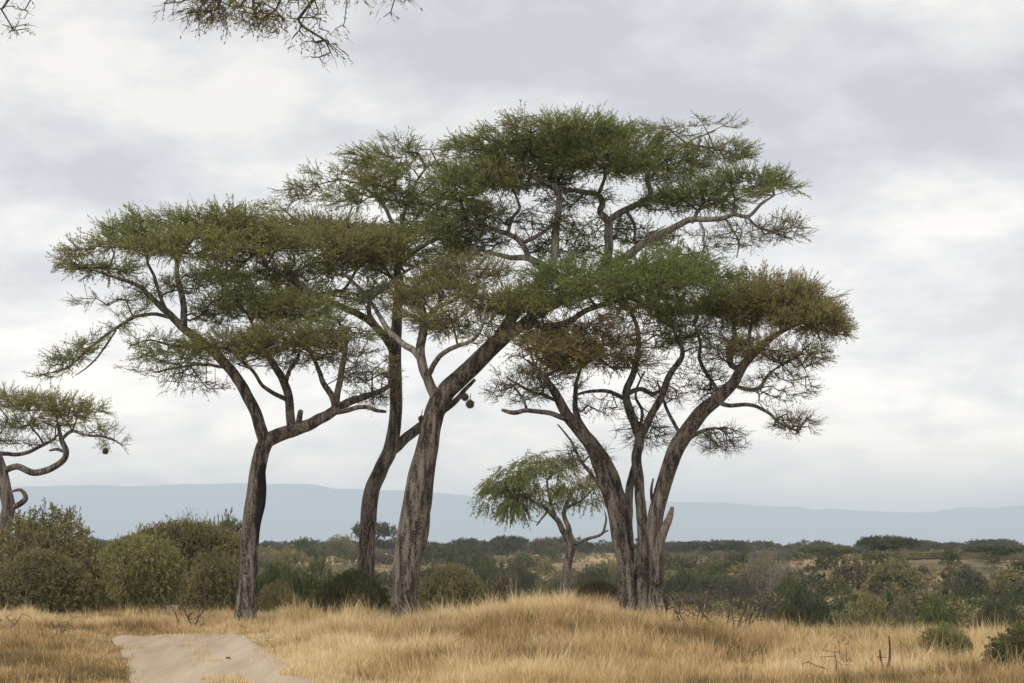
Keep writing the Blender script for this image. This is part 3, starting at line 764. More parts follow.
# ---- the tree whose twigs hang into the top of the frame
T0 = acacia(
    'overhanging_acacia', 'acacia whose bare thorny twigs with few leaves hang down from the top edge', 'tree', 25.0, -330,
    [[(-332, 790, 0, 30), (-328, 700, 0, 24), (-318, 500, 0, 21), (-300, 300, 0, 19), (-262, 120, 0, 17), (-232, 10, 0, 15)]],
    [[(-240, 40, 0, 11), (-150, -40, -.3, 9), (-40, -75, -.5, 7), (80, -70, -.6, 5.5), (200, -58, -.7, 4.2), (300, -50, -.7, 3.2), (400, -48, -.8, 1.8)],
     [(-236, 20, 0, 12), (-260, -60, .3, 9), (-330, -120, .8, 6), (-430, -150, 1.2, 3)],
     [(-150, -40, -.3, 5), (-80, -110, .6, 3.6), (20, -140, 1.2, 2.4)],
     [(-40, -75, -.5, 2.4), (-20, -40, -.8, 2.0), (0, -8, -1, 1.3)],
     [(180, -60, -.7, 2.6), (215, -38, -.9, 2.2), (250, -16, -1, 1.5)],
     [(250, -54, -.7, 2.4), (285, -30, -.6, 2.0), (325, -8, -.5, 1.3)],
     [(320, -50, -.7, 2.0), (360, -30, -.8, 1.5), (395, -10, -.8, .9)]],
    [Pad(10, 8, 34, 32, -1, .55, .4, .5, dr=.5), Pad(290, 2, 100, 26, -.7, .5, .75, .55, dr=.6), Pad(300, 26, 55, 22, -.7, .55, .45, .5, dr=.5), Pad(225, 14, 45, 22, -1, .55, .45, .5, dr=.4), Pad(385, 6, 34, 20, -.8, .55, .3, .5, dr=.4), Pad(328, 54, 20, 20, -.6, .5, .12, .4, dr=.3), Pad(195, 8, 34, 22, -1, .55, .3, .45, dr=.4),
     Pad(60, -150, 260, 35, .5, .5, 1, .15), Pad(-260, -170, 240, 45, .5, .45, 1, .15), Pad(-60, -60, 50, 22, -.6, .5, .6, .3)],
    808, dens=0.075, lsize=0.05, nleaf=5, nshoot=2, slen=(0.10, 0.24), up=-0.35, r0=0.0045, hub=0.2)


# ------------------------------------------------------------------ weaver nests hanging in the crowns
def nest(px, py, Y, rpx, label, seed):
    r = np.random.default_rng(seed)
    c = at(px, py, Y)
    rm = 0.85 * rpx * Y / F
    nu, nv = 20, 14
    V = []
    for i in range(nv + 1):
        th = math.pi * i / nv
        for j in range(nu):
            ph = 2 * math.pi * j / nu
            f = 1 + 0.22 * (vnoise(math.cos(ph) * 2 + seed, math.sin(ph) * 2, th * 3, 91) - 0.5)
            sx = math.sin(th) ** 0.85 if math.sin(th) > 0 else 0
            V.append((rm * sx * f * math.cos(ph) * 0.9, rm * sx * f * math.sin(ph) * 0.9, rm * 1.15 * math.cos(th) * f + (0.25 * rm if i == 0 else 0)))
    V = np.array(V)
    q = [(i * nu + j, i * nu + (j + 1) % nu, (i + 1) * nu + (j + 1) % nu, (i + 1) * nu + j) for i in range(nv) for j in range(nu)]
    root = empty('weaver_nest', c)
    mesh_obj('woven_body', V + c, [np.array(q)[:, ::-1]], M_STRAW, root, smooth_=True)
    d = unit(r.normal(size=(220, 3)))
    b = c + d * rm * 0.95
    t = unit(np.cross(d, r.normal(size=(220, 3)))) * 0.8 + d * 0.4
    S, sq = prisms(b, b + t * rm * r.uniform(0.3, 0.9, size=(220, 1)), np.full(220, 0.006), np.full(220, 0.002), 3)
    mesh_obj('loose_straws', S, [sq], M_STRAW, root)
    A = c + np.array([0, 0, rm * 1.1])
    B = c + np.array([0.02, 0.02, rm * 1.1 + 0.16])
    S, sq = prisms([A], [B], np.array([0.012]), np.array([0.008]), 5)
    mesh_obj('hanging_stalk', S, [sq], M_TWIG, root)
    return tag(root, label, 'nest')


nest(470, 404, 56.4, 4.4, 'dark straw weaver nest hanging under the thick right limb of the furrowed trunk', 1)
nest(465, 397, 56.6, 3.8, 'small upper nest touching the dark one beneath the thick right limb', 2)
nest(421.5, 419, 57.6, 3.4, 'pale straw nest beside the fork of the furrowed trunk', 3)
nest(105.5, 451, 76.4, 3.3, 'lone nest hanging from the right tip of the flat crown at the left edge', 4)

# ------------------------------------------------------------------ shrubs and far trees
def plant_mesh(kind, seed, nterm, nleaf, lsize, nshoot=3):
    """unit plant (height 1, half-width 1) -> (stem verts/quads, leaf verts/quads/tint)"""
    r = np.random.default_rng(seed)
    pts = []
    lump = seed * 5.1
    while len(pts) < nterm:
        v = r.uniform(-1, 1, size=3)
        v[2] = (v[2] + 1) / 2
        rad = math.hypot(v[0], v[1])
        a = math.atan2(v[1], v[0])
        w = 0.72 + 0.5 * float(vnoise(math.cos(a) * 1.6 + lump, math.sin(a) * 1.6, v[2] * 2.2, 3))
        if kind == 'umbrella':
            top = 0.80 + 0.2 * math.sqrt(max(0, 1 - (rad / w) ** 2)) if rad < w else 0
            ok = rad < w and top - 0.22 - 0.08 * float(vnoise(v[0] * 3 + lump, v[1] * 3, 0, 7)) < v[2] < top
            ok = ok or (rad < w * .6 and 0.45 < v[2] < 0.6 and vnoise(v[0] * 2 + lump, v[1] * 2, 5, 7) > 0.6)
        elif kind == 'round':
            q = (rad / w) ** 2 + ((v[2] - 0.58) / 0.42) ** 2
            ok = 0.35 < q < 1.0 + 0.25 * (float(vnoise(v[0] * 4 + lump, v[1] * 4, v[2] * 4, 8)) - 0.5)
        else:               # dome: foliage down to the ground
            e = math.sqrt(max(0, 1 - (rad / w) ** 2.4)) if rad < w else 0
            hgt = e * (0.86 + 0.14 * (float(vnoise(v[0] * 3 + lump, v[1] * 3, 0, 9)) - 0.5))
            ok = rad < w and v[2] < hgt and (v[2] > hgt * 0.45 or rad > w * 0.62 or r.random() < 0.25) and v[2] > 0.05
        if ok:
            pts.append(v)
    pts = np.array(pts)
    pts[:, 2] *= 0.97 / pts[:, 2].max()
    pts[:, :2] *= 0.95 / np.percentile(np.hypot(pts[:, 0], pts[:, 1]), 98)
    if kind == 'umbrella':
        sk = catmull(np.array([(0, 0, -0.03), (0.04, 0.0, 0.2), (-0.02, 0.03, 0.42), (0.05, 0, 0.6)]), 4)
        ends = [np.array([math.cos(t) * 0.45, math.sin(t) * 0.45, 0.74]) for t in r.uniform(0, 6.28, 5)]
        sks = [sk] + [catmull(np.array([sk[6], sk[6] * 0.5 + e * 0.5 + np.array([0, 0, 0.03]), e]), 4) for e in ends]
        rr = [0.055] + [0.03] * 5
    else:
        sks, rr = [], []
        for t in np.linspace(0, 6.28, 6)[:-1] + r.uniform(0, 1):
            e = np.array([math.cos(t) * 0.45, math.sin(t) * 0.45, 0.55])
            sks.append(catmull(np.array([(math.cos(t) * 0.04, math.sin(t) * 0.04, -0.04), e * 0.4 + np.array([0, 0, 0.08]), e]), 4))
            rr.append(0.028)
    SV, SQ, off = [], [], 0
    for s, q in zip(sks, rr):
        rads = np.linspace(q, q * 0.5, len(s))
        V, qq = prisms(s[:-1], s[1:], rads[:-1], rads[1:], 6)
        SV.append(V)
        SQ.append(qq + off)
        off += len(V)
    P0 = np.concatenate([s[3:] for s in sks])
    P, par, term, n0 = grow(P0, pts, r, bend=0.12, lift=0.0, hub=0.15, step=0.12)
    rad = branch_radii(par, n0, 0.0032, 2.3, 0.02)
    ch = np.arange(n0, len(P))
    V, qq = prisms(P[par[ch]], P[ch], np.minimum(rad[par[ch]], rad[ch] * 1.3), rad[ch], 3)
    SV.append(V)
    SQ.append(qq + off)
    outw = unit(pts - np.array([0, 0, 0.35]))
    tint = np.clip(0.5 + (fbm(pts[:, 0] * 2 + lump, pts[:, 1] * 2, pts[:, 2] * 2, 13, 2) - 0.5) * 2.2, 0, 1)
    base, tip, lb, ld, ll, lw, tv = sprays(P[term], outw, tint, np.ones(len(pts)), r, nshoot, (0.04, 0.10), nleaf, lsize, 0.40, 0.05)
    V, qq = prisms(base, tip, np.full(len(base), 0.0025), np.full(len(base), 0.001), 3)
    LV, lq, lt = leaves(lb, ld, ll, lw, tv, r)
    return (np.vstack(SV), np.vstack(SQ)), (np.vstack([LV, V]), np.vstack([lq, qq + len(LV)]), np.concatenate([lt, np.full(len(V), .5)]), len(qq))


VAR = {}


def variant(kind, lod, k):
    key = (kind, lod, k)
    if key not in VAR:
        seed = 900 + 37 * k + 7 * len(kind) + {'n': 1, 'm': 2, 'f': 3, 'b': 4}[lod]
        par = {'n': (1500, 10, 0.040), 'm': (500, 9, 0.062), 'f': (150, 6, 0.125), 'b': (700, 0.25, 0.04)}[lod]
        VAR[key] = plant_mesh(kind, seed, *par)
        (sv, sq), (lv, lq, lt, n2_) = VAR[key]
        proto = {'n2': n2_}
        VAR[key] = (sv, sq, lv, lq, lt, proto)
    return VAR[key]


def place_plant(name, label, cat, px, top, wpx, Y, kind='dome', lod='m', k=0, leaf='olive', group=None, rz=None, base=None, twig=None, depth=1.0):
    """a plant of its own: foot on the ground at depth Y, top at a photograph row, half-width from pixels"""
    x = at(px, 560, Y)[0]
    z = gz(x, Y)
    H = at(px, top, Y)[2] - z
    W = wpx / 2 * Y / F
    sv, sq, lv, lq, lt, proto = variant(kind, lod, k)
    root = empty(name, (x, Y, z - 0.03), 0.0)
    tag(root, label, cat, group)
    root.scale = (W, W * depth, H)
    root.rotation_euler = (0, 0, (hash_rot(px, Y) if rz is None else rz))
    tw = twig or M_TWIG
    stem_name = 'trunk' if cat == 'tree' else 'stem'
    if 'crown' not in proto:
        so = mesh_obj(stem_name, sv, [sq], tw)
        lo = mesh_obj('crown', lv, [lq], SHRUB[leaf], tint=lt, m2=tw, n_second=proto['n2'])
        proto['stem'], proto['crown'] = so, lo
    else:
        so = proto['stem'].copy()
        C.objects.link(so)
        so.name = stem_name
        lo = None
        if proto['crown'] is not None:
            lo = proto['crown'].copy()
            C.objects.link(lo)
    for o, mm in ((so, tw), (lo, SHRUB[leaf])):
        if o is None:
            continue
        o.parent = root
        o.material_slots[0].link = 'OBJECT'
        o.material_slots[0].material = mm
    return root


def hash_rot(px, Y):
    return (px * 12.9898 + Y * 78.233) % 6.283


S, T = 'shrub', 'tree'
PLANTS = [
    # name, label, category, px, top row, width px, depth, kind, lod, variant, leaf
    ('thorn_bush', 'big olive rounded bush behind the crooked acacia at the left edge', S, 46, 500, 136, 74, 'dome', 'n', 0, 'olive'),
    ('thorn_bush', 'lower olive bush with a dark hollow, in front of the big rounded one', S, 40, 545, 116, 68, 'dome', 'n', 1, 'olive'),
    ('thorn_bush', 'round olive bush on short visible stems at the edge of the grass', S, 143, 533, 98, 67, 'round', 'n', 0, 'pale'),
    ('thorn_bush', 'dark olive bush just left of the burnt trunk', S, 216, 548, 84, 74, 'dome', 'n', 0, 'olive'),
    ('flat_top_tree', 'broad olive flat topped tree rising behind the round bush', T, 186, 521, 112, 84, 'umbrella', 'n', 0, 'olive'),
    ('bare_crowned_tree', 'grey leafless crown poking above the flat topped tree', T, 192, 508, 56, 105, 'round', 'b', 0, 'grey'),
    ('flat_top_tree', 'small dark umbrella tree showing just left of the burnt trunk, above the bushes', T, 229, 520, 46, 125, 'umbrella', 'm', 1, 'dark'),
    ('thorn_bush', 'olive bush filling the gap between the round bush and the left bushes', S, 92, 552, 70, 77, 'dome', 'n', 1, 'olive'),
    ('thorn_bush', 'dull green bush with brown stems growing round the foot of the slender trunk', S, 352, 566, 84, 59.6, 'dome', 'n', 1, 'green'),
    ('thorn_bush', 'green bush between the burnt trunk and the slender trunk', S, 300, 567, 76, 70, 'dome', 'n', 0, 'green'),
    ('thorn_bush', 'bright green bush close behind the burnt trunk on its right', S, 277, 560, 62, 84, 'dome', 'n', 1, 'fresh'),
    ('thorn_bush', 'low olive bush on the grass right of the burnt trunk', S, 277, 579, 50, 66, 'dome', 'n', 0, 'olive'),
    ('thorn_bush', 'grey green round bush standing behind the bright green one', S, 320, 553, 42, 140, 'dome', 'm', 0, 'green'),
    ('thorn_bush', 'wide olive bush directly right of the furrowed trunk', S, 450, 561, 84, 74, 'dome', 'n', 1, 'olive'),
    ('thorn_bush', 'dull brown bush right of the wide olive bush', S, 502, 571, 60, 92, 'dome', 'm', 1, 'brown'),
    ('thorn_bush', 'small grey green dome on the tan slope left of the weeping tree', S, 487, 557, 30, 230, 'dome', 'm', 0, 'green'),
    ('thorn_bush', 'dark green dome left of the weeping tree trunk', S, 521, 564, 34, 215, 'dome', 'm', 1, 'dark'),
    ('thorn_bush', 'dark bush seen just right of the weeping tree trunk', S, 590, 568, 44, 190, 'dome', 'm', 0, 'dark'),
    ('thorn_bush', 'brown dry bush hugging the right foot of the many stemmed acacia', S, 655, 588, 36, 58.4, 'dome', 'n', 0, 'brown'),
    ('thorn_bush', 'reddish brown dry bush left of the many stemmed acacia', S, 600, 577, 52, 61.5, 'dome', 'n', 1, 'brown'),
    ('thorn_bush', 'dark green bush alone on the slope right of the broken stump', S, 683, 567, 44, 190, 'dome', 'm', 1, 'dark'),
    ('leafless_thicket', 'wide grey brown leafless thicket right of the many stemmed acacia', S, 742, 566, 90, 150, 'dome', 'b', 1, 'brown'),
    ('leafless_thicket', 'tall grey leafless thicket below the pale bare tree', S, 785, 556, 70, 170, 'dome', 'b', 0, 'grey'),
    ('bare_crowned_tree', 'pale bare tree with whitish branches on the right skyline', T, 769, 541, 52, 200, 'round', 'b', 2, 'grey'),
    ('thorn_bush', 'dark green bush at the right end of the leafless thicket', S, 803, 581, 62, 130, 'dome', 'm', 0, 'dark'),
    ('thorn_bush', 'dark green bush in front of the tall grey thicket', S, 789, 570, 40, 165, 'dome', 'm', 1, 'green'),
    ('flat_top_tree', 'tallest dark umbrella tree on the right skyline', T, 886, 536, 60, 240, 'umbrella', 'm', 0, 'dark'),
    ('flat_top_tree', 'green umbrella tree left of the tallest dark one on the right skyline', T, 829, 545, 66, 270, 'umbrella', 'm', 1, 'green'),
    ('flat_top_tree', 'mid green flat crowned tree in front of the tallest dark umbrella tree', T, 908, 557, 72, 250, 'umbrella', 'm', 0, 'green'),
    ('flat_top_tree', 'dark flat crowned tree near the right edge of the skyline', T, 993, 545, 58, 235, 'umbrella', 'm', 1, 'dark'),
    ('flat_top_tree', 'pale flat topped tree between the two dark umbrella trees on the right skyline', T, 944, 551, 70, 270, 'umbrella', 'm', 0, 'olive'),
    ('round_tree', 'very dark upright tree standing on the right slope', T, 962, 582, 26, 160, 'dome', 'm', 0, 'dark'),
    ('round_tree', 'dark upright tree just behind the very dark one on the right slope', T, 977, 571, 24, 185, 'dome', 'm', 1, 'dark'),
    ('round_tree', 'dark rounded tree at the far right edge above the slope', T, 1012, 570, 48, 190, 'round', 'm', 1, 'dark'),
    ('thorn_bush', 'low dark bush spreading below the upright trees at the right edge', S, 998, 597, 58, 125, 'dome', 'm', 0, 'dark'),
    ('thorn_bush', 'bright green low bush left of the very dark upright tree', S, 936, 592, 52, 115, 'dome', 'm', 1, 'fresh'),
    ('thorn_bush', 'wide pale olive bush just beyond the grass on the right', S, 866, 590, 84, 105, 'dome', 'm', 1, 'olive'),
    ('thorn_bush', 'grey bush right of the wide pale olive bush', S, 902, 596, 40, 125, 'dome', 'm', 0, 'grey'),
    ('thorn_bush', 'dark dome bush below the tallest umbrella tree', S, 866, 572, 42, 220, 'dome', 'm', 0, 'dark'),
    ('thorn_bush', 'olive bush at the grass edge right of the dead branches', S, 787, 604, 30, 60.5, 'dome', 'n', 1, 'green'),
    ('thorn_bush', 'fine stemmed green bush standing in the tall grass near the right edge', S, 943, 619, 58, 46.5, 'dome', 'n', 0, 'pale'),
    ('thorn_bush', 'dark leafy bush cut off by the bottom right corner', S, 1027, 620, 104, 39.6, 'dome', 'n', 1, 'green'),
    ('flat_top_tree', 'umbrella tree on the far skyline directly behind the slender trunk', T, 373, 522, 46, 420, 'umbrella', 'm', 1, 'dark'),
    ('round_tree', 'dark round tree on the far skyline right of the furrowed trunk', T, 466, 538, 36, 430, 'round', 'm', 0, 'dark'),
    ('round_tree', 'dark green tree on the far skyline between the burnt and slender trunks', T, 303, 537, 42, 430, 'dome', 'm', 1, 'dark'),
    ('round_tree', 'brown green tree on the far skyline right of the burnt trunk', T, 340, 535, 40, 440, 'dome', 'm', 0, 'olive'),
    ('flat_top_tree', 'flat crowned tree on the skyline at the left of the weeping tree', T, 508, 536, 42, 450, 'umbrella', 'm', 0, 'dark'),
    ('round_tree', 'brownish tree on the skyline just below the weeping tree crown', T, 545, 538, 36, 440, 'round', 'm', 1, 'brown'),
    ('flat_top_tree', 'small flat tree on the skyline right of the broken stump', T, 712, 546, 36, 460, 'umbrella', 'm', 1, 'green'),
    ('flat_top_tree', 'small dark tree on the skyline right beside the many stemmed acacia', T, 685, 544, 30, 470, 'umbrella', 'm', 0, 'dark'),
    ('wispy_tree', 'wispy thin crowned tree sticking up above the right skyline', T, 824, 540, 28, 360, 'round', 'b', 0, 'grey'),
    ('wispy_tree', 'leafless thin crown above the dark flat tree near the right edge', T, 985, 549, 34, 330, 'round', 'b', 1, 'grey'),
]
for row in PLANTS:
    name, label, cat, px, top, w, Y, kind, lod, k, leaf = row
    tw = M_TWIG_PALE if lod == 'b' and 'pale' in label else M_TWIG
    place_plant(name, label, cat, px, top, w, Y, kind, lod, k, leaf, twig=tw)

# scrub scattered over the slopes beyond the grass: look-alikes in one group
r = np.random.default_rng(55)
n = 0
leafs = ['olive', 'dark', 'green', 'grey', 'brown', 'olive', 'green', 'dark']
while n < 290:
    Y = float(r.uniform(120, 420))
    px = float(r.uniform(640, 1090) if r.random() < 0.68 else r.uniform(-60, 640))
    x = at(px, 560, Y)[0]
    z = gz(x, Y)
    brow = 556 + (2.4 - z) * F / Y
    H = r.uniform(0.9, 2.9) * (1.25 if Y > 250 else 1)
    # keep some bare tan slope open
    if vnoise(x / 22, Y / 45, 0, 77) < 0.30 or px > 640 and brow - H * F / Y < 549:
        continue
    place_plant('scrub_bush', 'low bush among the scattered scrub on the slopes beyond the grass', S, px, brow - H * F / Y, H * r.uniform(1.3, 2.4) * F / Y, Y, 'dome', 'f', int(r.integers(0, 4)), str(leafs[int(r.integers(0, 8))]), group='scrub bushes on the far slopes')
    n += 1

n = 0
while n < 75:
    Y = float(r.uniform(84, 260))
    px = float(r.uniform(240, 1080))
    x = at(px, 560, Y)[0]
    z = gz(x, Y)
    brow = 556 + (2.4 - z) * F / Y
    H = r.uniform(1.0, 2.5)
    if brow - H * F / Y > 640 or brow - H * F / Y < (586 if px > 650 else 562):
        continue
    place_plant('thorn_bush', 'thorn bush of middling height in the hollow just beyond the grass', S, px, brow - H * F / Y, H * r.uniform(1.3, 2.6) * F / Y, Y, 'dome', 'm', int(r.integers(0, 2)), str(leafs[int(r.integers(0, 8))]), group='thorn bushes in the hollow beyond the grass')
    n += 1

GV, GQ, GT, off = [], [], [], 0
tiny = [plant_mesh('dome', 700 + k, 26, 5, 0.20, 2) for k in range(5)]
for i in range(2600):
    Y = float(84 + 366 * r.random() ** 0.8)
    x = float(r.uniform(-0.30, 0.30)) * Y
    if x < -5 and Y < 100 or vnoise(x / 14, Y / 30, 0, 78) < 0.30:
        continue
    (_, _), (v, q, t, _) = tiny[i % 5]
    H = r.uniform(0.35, 1.25)
    W = H * r.uniform(0.7, 1.5)
    a = r.uniform(0, 6.28)
    ca, sa = math.cos(a), math.sin(a)
    GV.append(np.stack([(v[:, 0] * ca - v[:, 1] * sa) * W + x, (v[:, 0] * sa + v[:, 1] * ca) * W + Y, v[:, 2] * H + gz(x, Y)], -1))
    GQ.append(q + off)
    GT.append(np.clip(t * 0.5 + r.uniform(0, .6), 0, 1))
    off += len(v)
M_COVER = leaf_material('scrub_cover_leaf', [(0, (0.105, 0.115, 0.050)), (0.5, (0.19, 0.165, 0.085)), (1, (0.29, 0.225, 0.13))])
tag(mesh_obj('low_scrub_cover', np.vstack(GV), [np.vstack(GQ)], M_COVER, tint=np.concatenate(GT)), kind='stuff')

# the far wood along the horizon, one mass
FV, FQ, FT, off = [], [], [], 0
for i in range(700):
    Y = float(r.uniform(430, 1100))
    x = float(r.uniform(-0.34, 0.34)) * Y
    kind = 'umbrella' if r.random() < 0.6 else 'dome'
    sv, sq, lv, lq, lt, _ = variant(kind, 'f', int(r.integers(0, 3)))
    H = r.uniform(1.6, 4.2) * (1.15 if Y > 700 else 1) * (0.88 if x / Y > 0.06 else 1) * (1 + 0.35 * (vnoise(x / 40, 0, 0, 4) - 0.5))
    W = r.uniform(2.0, 5.0)
    a = r.uniform(0, 6.28)
    ca, sa = math.cos(a), math.sin(a)
    z = gz(x, Y)
    for v, q, t in ((lv, lq, np.clip(lt + r.uniform(-.4, .4), 0, 1)), (sv, sq, np.full(len(sv), 0.6))):
        X = np.stack([(v[:, 0] * ca - v[:, 1] * sa) * W + x, (v[:, 0] * sa + v[:, 1] * ca) * W + Y, v[:, 2] * H + z], -1)
        FV.append(X)
        FQ.append(q + off)
        FT.append(t)
        off += len(v)
M_FAR = leaf_material('far_wood_leaf', [(0, (0.060, 0.070, 0.038)), (0.5, (0.105, 0.100, 0.055)), (1, (0.170, 0.140, 0.090))])
tag(mesh_obj('far_wood', np.vstack(FV), [np.vstack(FQ)], M_FAR, tint=np.concatenate(FT)), kind='stuff')


# ------------------------------------------------------------------ dead branches and dry stems in the grass
def dead_branches(name, label, px, row, Y, size, n, seed, cat='dead bush', spread=1.0, rad=0.02, fine=60, mat_=None, lean=0.0):
    r = np.random.default_rng(seed)
    x = at(px, row, Y)[0]
    z = gz(x, Y)
    root = empty(name, (x, Y, z))
    tag(root, label, cat)
    o = np.array([x, Y, z])
    sk = []
    for i in range(n):
        a = r.uniform(0, 6.28)
        d = np.array([math.cos(a) * spread + lean, math.sin(a) * spread * 0.6, r.uniform(0.35, 1.1)])
        L = size * r.uniform(0.6, 1.1)
        p = [o + np.array([r.normal() * 0.05, r.normal() * 0.05, -0.1])]
        for s in range(4):
            d = unit(d + r.normal(size=3) * 0.28)
            p.append(p[-1] + d * L / 4)
        V, q, tr, cp_, _ = tube(p, np.linspace(rad, rad * 0.35, 5), 8, 0.08, seed + i, 0.12, 0.02)
        mesh_obj('branch', V, [q, tr], mat_ or M_DEAD, root, smooth_=True)
        sk.append(cp_[3:])
    P0 = np.concatenate(sk)
    att = P0[r.integers(0, len(P0), fine)][:, :] + r.normal(size=(fine, 3)) * np.array([0.22, 0.2, 0.16]) * size + np.array([0, 0, 0.08 * size])
    P, par, term, n0 = grow(P0, att, r, hub=0.2, step=0.12)
    rr = branch_radii(par, n0, 0.005, 2.3, rad * 0.5)
    ch = np.arange(n0, len(P))
    V, q = prisms(P[par[ch]], P[ch], np.minimum(rr[par[ch]], rr[ch] * 1.3), rr[ch], 4)
    mesh_obj('twig_sprays', V, [q], M_TWIG, root)
    return root


dead_branches('dead_bush', 'dark dead bush with forked branches lying in the grass right of the many stemmed acacia', 735, 640, 51.5, 1.25, 9, 3, spread=0.45, rad=0.03, fine=110)
dead_branches('dead_bush', 'fine brown dead shrub between the many stemmed acacia and the forked dead bush', 692, 630, 53.0, 1.1, 9, 4, spread=0.5, rad=0.02, fine=220)
dead_branches('dead_stick', 'dark crooked dead stick poking out of the grass, nearer to the bottom right corner', 884, 690, 41, 0.82, 4, 5, cat='dead branch', spread=0.4, rad=0.032, fine=14, lean=-.35)
dead_branches('dead_stick', 'thin dead stick in the grass left of the crooked one', 838, 682, 42.0, 0.7, 2, 8, cat='dead branch', spread=0.5, rad=0.016, fine=10)
dead_branches('dead_bush', 'small dark dead shrub in the grass left of the burnt trunk', 192, 618, 56.5, 0.9, 8, 6, spread=0.7, rad=0.025, fine=70)
dead_branches('dead_bush', 'tiny leafless shrub in the grass below the lower olive bush', 58, 634, 53.5, 0.65, 6, 9, spread=0.5, rad=0.01, fine=50)
dead_branches('dead_bush', 'grey dead twigs at the very left edge of the grass', 2, 626, 55.5, 0.7, 6, 10, spread=0.6, rad=0.016, fine=60)
dead_branches('dead_stick', 'short upright dead stick beside the grass right of the burnt trunk', 297, 618, 57.5, 0.65, 1, 12, cat='dead branch', spread=0.1, rad=0.03, fine=5)

r2 = np.random.default_rng(321)
for k in range(14):
    dead_branches('dry_stem', 'thin dark dry stems poking out of the tall grass', float(r2.uniform(640, 1010)), 650, float(r2.uniform(42, 52)), float(r2.uniform(0.45, 0.75)), int(r2.integers(2, 5)), 40 + k, cat='dry stems', spread=0.4, rad=0.009, fine=14)['group'] = 'dark dry stems in the grass'

# a clod lying on the track
c0 = at(228, 663, 45.5)
c0[2] = gz(c0[0], c0[1]) + 0.06
th, ph = np.meshgrid(np.linspace(0, np.pi, 9), np.linspace(0, 2 * np.pi, 13)[:-1], indexing='ij')
rr_ = 0.042 * (0.7 + 0.7 * fbm(np.sin(th) * np.cos(ph) * 1.7, np.sin(th) * np.sin(ph) * 1.7, np.cos(th) * 1.7, 97, 2))
V = np.stack([rr_ * np.sin(th) * np.cos(ph) * 1.2, rr_ * np.sin(th) * np.sin(ph), rr_ * np.cos(th) * 0.75], -1).reshape(-1, 3) + c0
ii = np.arange(9 * 12).reshape(9, 12)
q = np.stack([ii[:-1], ii[1:], np.roll(ii, -1, 1)[1:], np.roll(ii, -1, 1)[:-1]], -1).reshape(-1, 4)
M_CLOD = plain_noise('dark_earth_clod', (0.09, 0.07, 0.05), (0.18, 0.14, 0.10), 30, bump=0.5)
tag(mesh_obj('earth_clod', V, [q], M_CLOD), 'small dark clod lying alone in the middle of the dirt track', 'clod')

